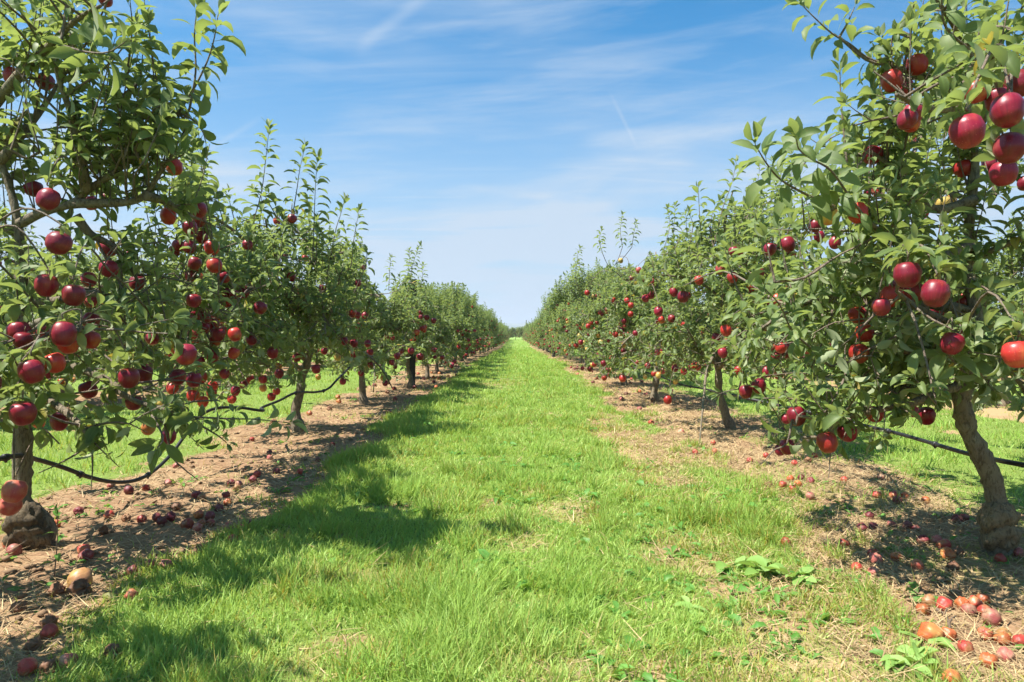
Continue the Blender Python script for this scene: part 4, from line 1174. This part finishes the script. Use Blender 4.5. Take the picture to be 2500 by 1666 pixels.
dry = np.clip(.05 + .55 * b + .22 * sstep(.5, .75, fbm(X * 2.6 + 70, Y * 2.2 + 31, 3)) + .25 * sstep(.3, 1.2, X) * sstep(1.8, .9, X) * sstep(9, 4, Y), 0, .85)
yel = np.where(rsg.rand(n) < dry, rsg.uniform(.35, 1, n), rsg.uniform(0, .12, n))
gr = blades('grass', X, Y, Ln, Wd, az, lean, bend, tone, yel, M['grass'])
tag(gr, 'bright green grass growing along the lane and the strips between rows', 'grass', kind='stuff')

# dead stalks lying on the strips under the trees
parts_xy = [sample_lane(70000, 1.4, 40, 3.2, 1.0, 2.95), sample_lane(42000, 1.4, 40, 3.2, -3.0, -1.05), sample_lane(22000, 1.4, 16, 3.5, -1.1, 1.1)]
X = np.concatenate([p[0] for p in parts_xy]); Y = np.concatenate([p[1] for p in parts_xy])
b = bare(X, Y); st = straw_amt(X, Y)
k = (rsg.rand(len(X)) < np.clip(b, .10, 1) * np.clip(.25 + st, 0, 1)) & (np.abs(X) < Y * .8 + .5)
X, Y = X[k], Y[k]; n = len(X)
straw = blades('dead_grass', X, Y, rsg.uniform(.04, .15, n), (.0022 + .0007 * Y) * rsg.uniform(.7, 1.3, n), rsg.uniform(0, 6.28, n), rsg.normal(1.42, .12, n), rsg.normal(.12, .2, n),
               rsg.rand(n), rsg.rand(n), M['straw'], sink=-.006)
tag(straw, 'dry straw coloured stalks scattered over the bare strips', 'dead grass', kind='stuff')

# soil clods
def clods():
    A = Acc(); n = 1800
    X = np.concatenate([sample_lane(n // 2, 1.4, 14, 3, -2.9, -1.1)[0], sample_lane(n // 2, 1.4, 14, 3, 1.15, 2.8)[0]])
    Y = sample_lane(n, 1.4, 14, 3, 0, 1)[1]
    dirs = np.array([(0, 0, 1), (1, 0, .2), (.3, .95, .1), (-.8, .6, .3), (-.8, -.6, .1), (.3, -.95, .25), (0, 0, -1)], float)
    T = [(0, i, i % 5 + 1) for i in range(1, 6)] + [(6, i % 5 + 1, i) for i in range(1, 6)]
    ok = bare(X, Y) > .7
    for x, y in zip(X[ok], Y[ok]):
        s = .006 + .02 * rsg.rand() ** 3
        V = dirs * (s * (1 + .5 * (rsg.rand(7, 1) - .5))) * [1, 1, .7]
        a = rsg.uniform(0, 6.28); R = np.array([[math.cos(a), -math.sin(a), 0], [math.sin(a), math.cos(a), 0], [0, 0, 1]])
        A.add(V @ R.T + [x, y, float(gz(x, y)) + s * .3], None, T)
    tag(link('soil_clods', A.mesh('soil_clods', [M['clod']])), 'small crumbly clods of brown soil on the bare strips', 'soil', kind='stuff')
clods()

# low weeds on the strips
def weeds():
    lv = Leaves(); A = Acc(); rs = np.random.RandomState(9)
    for (x0, x1, n) in ((-2.9, -1.15, 300), (1.2, 2.8, 420), (-1.2, 1.25, 900)):
        X, Y = sample_lane(n, 1.5, 16, 4, x0, x1)
        for x, y in zip(X, Y):
            if fbm(x * 1.5 + 50, y * 1.5, 2) < .44: continue
            z = float(gz(x, y)); s = rs.uniform(.025, .07) * (1.2 if x1 - x0 > 2 else 1)
            for k in range(rs.randint(4, 9)):
                a = rs.uniform(0, 6.28); e = rs.uniform(.15, .9)
                p = np.array([x, y, z]) + np.array([math.cos(a), math.sin(a), 0]) * rs.uniform(0, .04)
                lv.add(p, np.array([math.cos(a) * math.cos(e), math.sin(a) * math.cos(e), math.sin(e)]), UP + rdir(rs) * .3, s * rs.uniform(.6, 1.3), rs.uniform(.5, 1.6), 0, rs.uniform(.7, 1.3))
    lv.build(A, 1, rs)
    tag(link('weeds', A.mesh('weeds', [M['weed']])), 'low leafy weeds scattered between fallen apples and in the grass', 'weeds', kind='stuff')
weeds()

def ground_at(x, y):
    """the point of the ground seen at a place in the photograph"""
    D = 4.0
    for _ in range(30):
        X_ = (x - CX) / F * D
        D = .5 * D + .5 * max(1.2, (CAM_H - float(gz(X_, D))) * F / (y - HZ))
    return (x - CX) / F * D, D, float(gz((x - CX) / F * D, D))

# broad leaved docks in the grass
def dock(c, x, y, size, n, label, seed):
    rs = np.random.RandomState(seed)
    gxx, gyy, gzz = ground_at(*cp(c, x, y))
    lv = Leaves(); A = Acc()
    for k in range(n):
        a = k * 2.4 + rs.uniform(-.4, .4); e = rs.uniform(.1, .6)
        lv.add(np.array([rs.uniform(-.03, .03), rs.uniform(-.03, .03), 0.01]), np.array([math.cos(a) * math.cos(e), math.sin(a) * math.cos(e), math.sin(e)]), UP + rdir(rs) * .25, size * rs.uniform(.4, .85), rs.uniform(.3, 1.2), 0, rs.uniform(.9, 1.5))
    lv.build(A, 0, rs)
    o = link('broadleaf_weed', A.mesh('broadleaf_weed', [M['dock']]), None, (gxx, gyy, gzz))
    tag(o, label, 'weed', 'broad leaved weeds growing in the grass')
dock(8, 690, 880, .15, 11, 'broad pale green dock plant at the edge of the straw, upper of two', 1)
dock(8, 930, 930, .16, 12, 'flat broad leaved dock sprawling beside the fallen pink apples', 2)
dock(8, 240, 1130, .12, 7, 'single sunlit light green dock out in the lane grass', 3)
dock(8, 1640, 1480, .12, 14, 'bushy fresh green weed in front of the large orange rotting apple', 4)
dock(8, 470, 860, .13, 6, 'small pale dock just left of the broad dock pair', 5)
dock(8, 1760, 1360, .12, 9, 'light green weed tucked against the big orange rotten apple', 6)
lane = CROPS[9] = (800, 1000, 2.354)
dock(9, 820, 960, .15, 8, 'shaded broad leaf weed in the middle of the tree shadow', 7)
dock(9, 700, 1000, .12, 7, 'smaller shaded weed left of the shaded broad leaf weed', 8)

# --- windfalls
FALL = {
7: [(690,318,45,'p','pinkish windfall at the edge of the far left grass'),(803,350,60,'d','dark purple windfall just below the sagging hose'),(912,342,28,'r'),(1057,308,40,'p'),(480,487,60,'d','half rotten purple windfall nearest the left stump'),(675,508,60,'r','round pinkish red windfall right of the stump, first of the line'),
(787,535,48,'b','shrivelled pale brown windfall between two bright red ones'),(887,533,62,'r','bright red oval windfall shining in a patch of sun'),(1015,550,64,'d','dark plum windfall leaning on a wider one'),(1070,520,68,'d'),(982,532,42,'d'),(1107,460,60,'b','brown mottled windfall under a green weed'),
(1240,375,60,'d','dark windfall beside a tiny green apple'),(1385,465,50,'d'),(1440,428,50,'o','orange red windfall standing out among dark ones'),(1430,380,48,'d'),(1465,300,50,'d'),(1512,310,48,'p'),(1500,343,36,'y','small yellow windfall under two dark ones'),(1272,403,30,'y','tiny green yellow windfall'),
(1630,245,50,'r'),(1605,278,52,'d'),(1755,222,50,'d','dull plum windfall alone near the lane edge'),(1905,230,42,'r','red windfall lying right against the tall lane grass'),(2115,52,36,'r'),(2023,155,36,'d'),(1712,108,36,'d'),(1712,140,36,'p'),
(1252,508,62,'o','windfall with orange cheek at the top of the heap'),(1325,522,66,'d','dark windfall resting at the back of the heap'),(1328,560,58,'r'),(1180,565,80,'r','large plum red windfall left of the heap'),(1245,595,64,'p','pink windfall at the front of the heap'),(1275,572,48,'o'),(1447,585,46,'p'),
(1520,597,56,'r','glowing pink red windfall right of the heap'),(1567,566,46,'d'),(1472,668,62,'r','single red windfall between the heap and the grass'),(1245,745,60,'b','faded mauve windfall half sunk in the soil'),(330,575,46,'o','bright orange windfall touching the left tree base'),(640,610,64,'b','wrinkled brown windfall in the sunny soil patch'),
(510,735,76,'r','red windfall behind a darker one below the stump'),(523,772,92,'d','dark red windfall in front of a lighter one below the stump'),(822,875,86,'d','dusty plum windfall by the grass edge, middle of the left strip'),(945,838,62,'p'),(1037,830,80,'p','long pink windfall half hidden by dead stalks'),
(333,995,95,'b','brown red windfall left of the huge yellow one'),(484,935,158,'y','huge yellow brown windfall, the biggest on the left soil'),(478,985,132,'b','dark brown rotten windfall in front of the huge yellow one'),(812,1037,72,'r','red windfall almost covered by grass tips'),(281,1272,106,'r','crimson scuffed windfall alone on dark soil, lower left'),
(137,1500,118,'r','big crimson windfall at the bottom left edge of the soil'),(277,1500,104,'b','brown windfall between crimson and mauve ones at the bottom left'),(383,1465,112,'p','mauve pink windfall rightmost of three at the bottom left'),(282,1205,96,'b','crumpled brown windfall above the lone scuffed crimson one'),
(682,1402,104,'b','collapsed brown windfall at the ragged grass edge'),(176,1362,84,'b'),(85,1110,92,'b','mouldy brown windfall at the far left edge of the picture'),(1110,195,36,'p'),(1600,22,30,'r'),(60,735,90,'p','pinkish windfall lying against the left tree foot'),(20,700,70,'r')],
8: [(708,122,35,'r'),(603,153,36,'r'),(815,310,54,'r','flat red windfall leftmost of the small sunny group'),(863,268,48,'o','orange windfall at the back of the small sunny group'),(912,300,44,'o'),(933,265,40,'d'),(990,282,52,'d','deep red windfall rightmost of the small sunny group'),(888,168,42,'r'),(880,337,52,'r','round red windfall at the front of the small sunny group'),
(727,320,35,'b'),(990,382,60,'p','pink red windfall next to a drooping leaf'),(1018,125,30,'r'),(962,75,30,'p'),(975,150,48,'b'),(1205,277,36,'r'),(1440,258,46,'p'),(1412,375,40,'r'),(1520,370,52,'r','red windfall at the left of a touching trio in the shade'),(1545,405,60,'d','dark red windfall in front of the shaded trio'),
(1592,378,50,'o','pale orange windfall at the right of the shaded trio'),(1725,412,36,'o'),(1318,588,68,'d','dark crimson windfall in deep shade on straw'),(1368,515,40,'d'),(1392,577,58,'d'),(1510,567,56,'p'),(1612,572,68,'d'),(1655,592,56,'d'),(1925,525,66,'d','squashed purple windfall left of the crooked trunk'),(1970,528,50,'d'),
(837,680,52,'r','small red windfall at the tip of the green grass'),(1207,690,72,'r','bright red windfall alone on golden straw'),(1291,845,66,'r','red windfall leftmost below the stacked pair'),(1395,757,78,'r','upper apple of the stacked pair, smooth red'),(1410,793,82,'p','lower apple of the stacked pair, pinkish'),
(1400,872,72,'p','wrinkled dull pink windfall below the stacked pair'),(1543,772,72,'o','orange red windfall between the stacked pair and a dimpled one'),(1675,827,78,'r','red windfall with its dimple facing forward'),(1712,665,78,'d','maroon windfall in the half shade left of the bright three'),(1800,664,74,'p','dull pink windfall back left of the bright three'),
(1845,692,86,'r','scuffed red windfall in the middle of the bright three'),(1868,750,90,'o','large orange and red windfall, front of the bright three'),(1935,745,56,'b'),(1902,834,76,'b','rotten brown windfall just below the large orange and red one'),(2322,742,62,'p','pink windfall right of the swollen trunk base'),(2205,795,40,'r'),
(1752,1052,84,'y','yellow orange windfall leftmost in the lower right group'),(1850,1077,96,'r','striped red windfall second from left in the lower right group'),(1963,1072,80,'o','pale orange windfall in the middle of the lower right group'),(2036,1067,90,'r','smooth red windfall at the back of the lower right group'),
(2005,1115,76,'p'),(2108,1118,90,'r','red windfall overlapped by a wrinkled pink one'),(2152,1168,112,'p','large wrinkled pink windfall at the front of the lower right group'),(2095,1055,50,'o'),(1715,1122,60,'o','dull orange windfall half under grass'),(1765,1268,150,'o','biggest orange windfall on the right, shiny and misshapen'),
(1840,1290,64,'o'),(2113,1277,66,'r'),(2152,1292,60,'o'),(2213,1292,86,'y','glossy yellow orange windfall near the lower right corner'),(1987,1365,82,'r','round pinkish red windfall alone near the lower right corner'),(2338,1335,60,'r','red windfall cut by the right edge of the picture'),(2242,1422,62,'p','small pink windfall near the right edge'),
(2135,1452,82,'o','coral orange windfall close to the bottom right'),(1902,1560,82,'o','orange windfall at the bottom edge, lower right'),(370,40,30,'r'),(255,103,30,'r'),(380,100,24,'r')],
}
ZONE = {(7, 'd'): 'small dark plum windfall on the soil left of the lane', (7, 'r'): 'small plain red windfall on the soil left of the lane', (7, 'p'): 'small dull pink windfall on the soil left of the lane', (7, 'b'): 'small brown decayed windfall on the soil left of the lane',
        (7, 'o'): 'small orange windfall within the left heap', (7, 'y'): 'small yellow windfall on the left soil', (8, 'd'): 'small dark windfall in the straw right of the lane', (8, 'r'): 'small plain red windfall in the straw right of the lane',
        (8, 'p'): 'small pale pink windfall in the straw right of the lane', (8, 'o'): 'small orange windfall in the straw right of the lane', (8, 'b'): 'small brown shrunken windfall in the straw right of the lane', (8, 'y'): 'small yellow windfall right of the lane'}
FM = {'d': 'fall_dark', 'r': 'fall_red', 'p': 'fall_pale', 'b': 'fall_brown', 'o': 'fall_orange', 'y': 'fall_yellow'}
FMESH = {kd: [apple_mesh('fallen_apple', 24, 14, 1.2, 11 + i, M[mt], wr=(.9 if kd == 'b' else .45 if i else .15)) for i in range(3)] for kd, mt in FM.items()}
rs = np.random.RandomState(31)
placed = []
for c, lst in FALL.items():
    for a in lst:
        d = a[2] / CROPS[c][2]
        x, y = cp(c, a[0], a[1] + a[2] * .42)
        X_, D, Z_ = ground_at(x, y)
        r = min(max(d / 2 * D / F, .024), .052)
        D += r * .5; X_ = (x - CX) / F * D; Z_ = float(gz(X_, D))
        for _ in range(12):            # apples that touch lie side by side
            for (qx, qy, qr) in placed:
                dd = math.hypot(X_ - qx, D - qy); need = (r + qr) * .96
                if 1e-6 < dd < need:
                    X_ += (X_ - qx) / dd * (need - dd); D += (D - qy) / dd * (need - dd)
        placed.append((X_, D, r)); Z_ = float(gz(X_, D))
        me = FMESH[a[3]][rs.randint(3)]
        o = link('fallen_apple', me, None, (X_, D, Z_ + r * .62))
        o.scale = (r / .04,) * 3
        o.rotation_euler = (rs.uniform(-1.9, 1.9), rs.uniform(-1.2, 1.2), rs.uniform(0, 6.28))
        lab = a[4] if len(a) > 4 else ZONE[c, a[3]]
        tag(o, lab, 'fallen apple', 'fallen apples on the left strip' if c == 7 else 'fallen apples on the right strip')
# further small ones down the rows
for side, n in ((-1, 34), (1, 34)):
    for _ in range(n):
        D = rs.uniform(6.5, 20); X_ = side * (rs.uniform(1.35, 2.7)); Z_ = float(gz(X_, D)); kd = rs.choice(['d', 'r', 'p', 'b', 'o'])
        o = link('fallen_apple', FMESH[kd][rs.randint(3)], None, (X_, D, Z_ + .022)); o.scale = (rs.uniform(.8, 1.0),) * 3
        o.rotation_euler = (rs.uniform(-1.9, 1.9), rs.uniform(-1.2, 1.2), rs.uniform(0, 6.28))
        tag(o, 'tiny far windfall under the trees %s of the lane' % ('left' if side < 0 else 'right'), 'fallen apple', 'far fallen apples %s of the lane' % ('left' if side < 0 else 'right'))

# --- drip hoses
def hose(name, pts, r, label, drip=True):
    P = smooth_path(pts, 5)
    root = link(name, None)
    A = Acc(); V, Q, T = tube(P, r, 10); A.add(V, Q, T)
    link('pipe', A.mesh('pipe', [M['hose']]), root)
    seg = np.concatenate([[0], np.cumsum(np.linalg.norm(np.diff(P, axis=0), axis=1))])
    if drip:
        s = .25
        while s < min(seg[-1], 9):
            i = int(np.searchsorted(seg, s)) - 1; p = P[i]; t = norm(P[i + 1] - P[i])
            A = Acc(); V, Q, T = tube([p - t * .018, p - t * .014, p + t * .014, p + t * .018], [r, r * 1.45, r * 1.45, r], 10); A.add(V, Q, T)
            V, Q, T = tube([p + UP * 0, p - UP * (r * 1.3), p - UP * (r * 2.1)], [r * .7, r * .7, r * .35], 8); A.add(V, Q, T)
            link('dripper', A.mesh('dripper', [M['hose']]), root); s += .62
    tag(root, label, 'hose'); return root
def pts_at(c, pts, D0, D1, extra=()):
    ds = np.linspace(D0, D1, len(pts))
    return [px_at(*cp(c, x, y), d) for (x, y), d in zip(pts, ds)]
lh = [np.array([-2.3, 1.0, .62]), np.array([-2.3, 2.0, .52]), np.array([-2.28, 2.7, .44])] + pts_at(2, [(60,1155),(180,1175),(330,1220),(480,1275),(620,1300),(740,1285),(830,1235),(920,1150),(1010,1030),(1080,940),(1170,893),(1300,888),(1430,905)], 3.10, 5.6) + \
     pts_at(3, [(270, 1462), (350, 1430), (420, 1395), (470, 1388), (530, 1388), (590, 1370), (650, 1310)], 6.0, 7.5) + [np.array([-2.1, 9.3, .6]), np.array([-2.05, 11.8, .52]), np.array([-2.0, 16, -.0 + .5]), np.array([-2.0, 30, .35])]
hose('irrigation_hose', lh, .0115, 'black hose sagging low between the left trees and tied to their trunks')
rh = [np.array([2.3, .6, .52]), np.array([2.28, 2.0, .46])] + pts_at(6, [(1570,1200),(1400,1168),(1250,1135),(1100,1092),(1000,1062),(850,1020),(700,985),(400,912),(190,865),(0,825)], 2.9, 5.6) + \
     pts_at(4, [(1350,1152),(1200,1115),(1100,1100),(1030,1080),(900,1055),(800,1015),(690,980)], 5.9, 11) + [np.array([2.05, 16, .45]), np.array([2.0, 30, .3])]
hose('irrigation_hose', rh, .0115, 'straight black hose with drippers strung behind the right trunks')

# --- posts and poles
def post(name, x, y, h, w, mat, label, group=None):
    A = Acc(); z = float(gz(x, y))
    c = w * .5; b_ = w * .10
    ring = [(c, -c + b_), (c, c - b_), (c - b_, c), (-c + b_, c), (-c, c - b_), (-c, -c + b_), (-c + b_, -c), (c - b_, -c)]
    rs_ = np.random.RandomState(int(abs(x * 10) + y)); V = []
    zs = [-.2, 0, .1, h * .4, h * .7, h - .01, h]
    for i, zz in enumerate(zs):
        s = .9 if i == len(zs) - 1 else 1
        V += [(px_ * s + rs_.uniform(-.002, .002), py_ * s, zz + (px_ * .2 if i == len(zs) - 1 else 0)) for px_, py_ in ring]
    Q = [(i * 8 + k, i * 8 + (k + 1) % 8, (i + 1) * 8 + (k + 1) % 8, (i + 1) * 8 + k) for i in range(len(zs) - 1) for k in range(8)]
    top = (len(zs) - 1) * 8; V.append((0, 0, h + .004)); T = [(top + k, top + (k + 1) % 8, len(V) - 1) for k in range(8)]
    A.add(V, Q, T)
    o = link(name, A.mesh(name, [mat], smooth=False), None, (x, y, z)); o.rotation_euler = (0.0, .02, .3)
    tag(o, label, 'post', group)
gxp = ground_at(1002, 948)
post('wooden_post', gxp[0] + .02, gxp[1], 1.9, .105, M['post'], 'square black post standing in the left row of trees')
gxp = ground_at(1352, 872)
post('wooden_post', gxp[0], gxp[1], 1.5, .13, M['post'], 'dark far post half hidden low in the right row')
for x, y, h in ((1242, 92, 3.0), (1276, 95, 3.0)):
    post('thin_pole', (x - CX) / F * y - (1.2 if x < CX else -.5) * .9, y, h, .09, M['pole'], 'thin pole poking above the distant trees, %s one' % ('left' if x < CX else 'right'), 'thin poles on the horizon')

# --- small details on the soil
def stick(c, pts, r, label):
    P = []
    for x, y in pts:
        q = ground_at(*cp(c, x, y)); P.append(np.array([q[0], q[1], q[2] + r * 1.4 + .004]))
    P = smooth_path(P, 3); A = Acc(); V, Q, T = tube(P, np.linspace(r, r * .5, len(P)), 6, True, .2, np.random.RandomState(3)); A.add(V, Q, T)
    for k in (len(P) // 3, 2 * len(P) // 3):
        V, Q, T = tube([P[k], P[k] + np.array([.02, .015, .012]), P[k] + np.array([.045, .03, .012])], [r * .6, r * .5, r * .3], 5); A.add(V, Q, T)
    tag(link('fallen_twig', A.mesh('fallen_twig', [M['stick']])), label, 'twig', 'thin dead twigs on the ground')
stick(8, [(1500, 900), (1560, 950), (1620, 975), (1700, 1030)], .003, 'thin dead twig on straw left of the dimpled red windfall')
stick(8, [(1690, 905), (1780, 945), (1890, 990)], .003, 'thin dead twig on straw below the dimpled red windfall')
stick(8, [(1800, 1130), (1850, 1160), (1880, 1220), (1890, 1290)], .006, 'curved dark twig beside the biggest orange windfall')
stick(7, [(560, 390), (640, 365), (730, 345)], .006, 'dead branch stub on soil below the sagging hose')
stick(7, [(340, 1160), (420, 1158), (490, 1165)], .003, 'pale twig on the shaded soil, lower left')
def ground_leaf(c, x, y, ln, yel, label):
    q = ground_at(*cp(c, x, y)); lv = Leaves(); A = Acc(); rs_ = np.random.RandomState(int(x))
    lv.add(np.array([0., 0, .012]), np.array([.9, -.25, .1]), UP + rdir(rs_) * .2, ln, .6, yel); lv.build(A, 0, rs_)
    tag(link('fallen_leaf', A.mesh('fallen_leaf', [M['leaf']]), None, q), label, 'leaf', 'fallen leaves on the soil')
ground_leaf(7, 600, 1060, .075, .35, 'pale green fallen leaf on dark soil below the huge yellow windfall')
ground_leaf(7, 190, 968, .05, 1.0, 'small bright yellow leaf on soil at the lower left')
# a young sprout by the left stump
def sprout():
    x, y, z = ground_at(*cp(7, 315, 930)); A = Acc(); rs_ = np.random.RandomState(2)
    P = make_shoot((0, 0, 0), (.1, 0, 1), .27, rs_, .1, 6, .08)
    V, Q, T = tube(P, np.linspace(.003, .0012, len(P)), 5, False); A.add(V, Q, T, None, 1)
    root = link('young_sprout', None, None, (x, y, z))
    st_ = Acc(); st_.add(V, Q, T); link('stem', st_.mesh('stem', [M['twig']]), root)
    lv = Leaves(); leafy_shoot(P, lv, rs_, .07, .045, .25); B = Acc(); lv.build(B, 0, rs_)
    link('foliage', B.mesh('foliage', [M['weed']]), root)
    tag(root, 'thin young sprout with fresh green leaves beside the left stump', 'seedling')
sprout()
def burl():
    """the sawn, swollen graft at the foot of the nearest right tree and the dark swelling on the left one"""
    rs_ = np.random.RandomState(8)
    for tree, key, c, pts in ((R1, 'R1', 6, [((1430, 1560), .062, 1.1), ((1415, 1480), .066, 1.0), ((1455, 1455), .062, .8)]), (L1, 'L1', 2, [((120, 1500), .062, 1.2), ((150, 1550), .062, 1.1), ((190, 1590), .06, .9), ((90, 1590), .055, 1.0)])):
        base = np.array([TL[key][0], TL[key][1], TZ[key]]); A = Acc()
        for (q, r, sz) in pts:
            cc = px_at(*cp(c, *q), TL[key][1] - .03) - base; cc[2] -= .02
            pr = [(math.sin(math.pi * (i + .3) / 25), math.cos(math.pi * (i + .3) / 25)) for i in range(25)]
            V, Q, T = lathe(pr, 32)
            d = 1 + .7 * (fbm(V[:, 0] * 1.9 + r * 90, V[:, 1] * 1.9 + V[:, 2] * 1.4 + 30, 3) - .5)[:, None] + .38 * (fbm(V[:, 0] * 5 + V[:, 1] * 4 + 25, V[:, 2] * 4 + 9, 3) - .5)[:, None]
            A.add(V * d * [r, r, r * 1.15] * sz + cc, Q, T)
        link('graft_swelling', A.mesh('graft_swelling', [M['burl'] if key == 'R1' else M['stump']]), tree)
burl()

# --- the air between here and the hills
A = Acc()
x0, x1, y0, y1, z0, z1 = -5400, 5400, -40, 4800, -3.5, 74
A.add([(x, y, z) for z in (z0, z1) for y in (y0, y1) for x in (x0, x1)], [(0, 2, 3, 1), (4, 5, 7, 6), (0, 1, 5, 4), (2, 6, 7, 3), (0, 4, 6, 2), (1, 3, 7, 5)])
hm, ht, ho = material('haze_air')
pv = N(ht, 'ShaderNodeVolumePrincipled'); pv.inputs['Color'].default_value = (0.80, 0.88, 1.0, 1); pv.inputs['Density'].default_value = 0.00042; pv.inputs['Anisotropy'].default_value = .2
L(ht, pv.outputs[0], ho.inputs['Volume'])
tag(link('haze', A.mesh('haze', [hm], smooth=False)), 'thin pale air softening the far hills and trees', 'haze', kind='stuff')
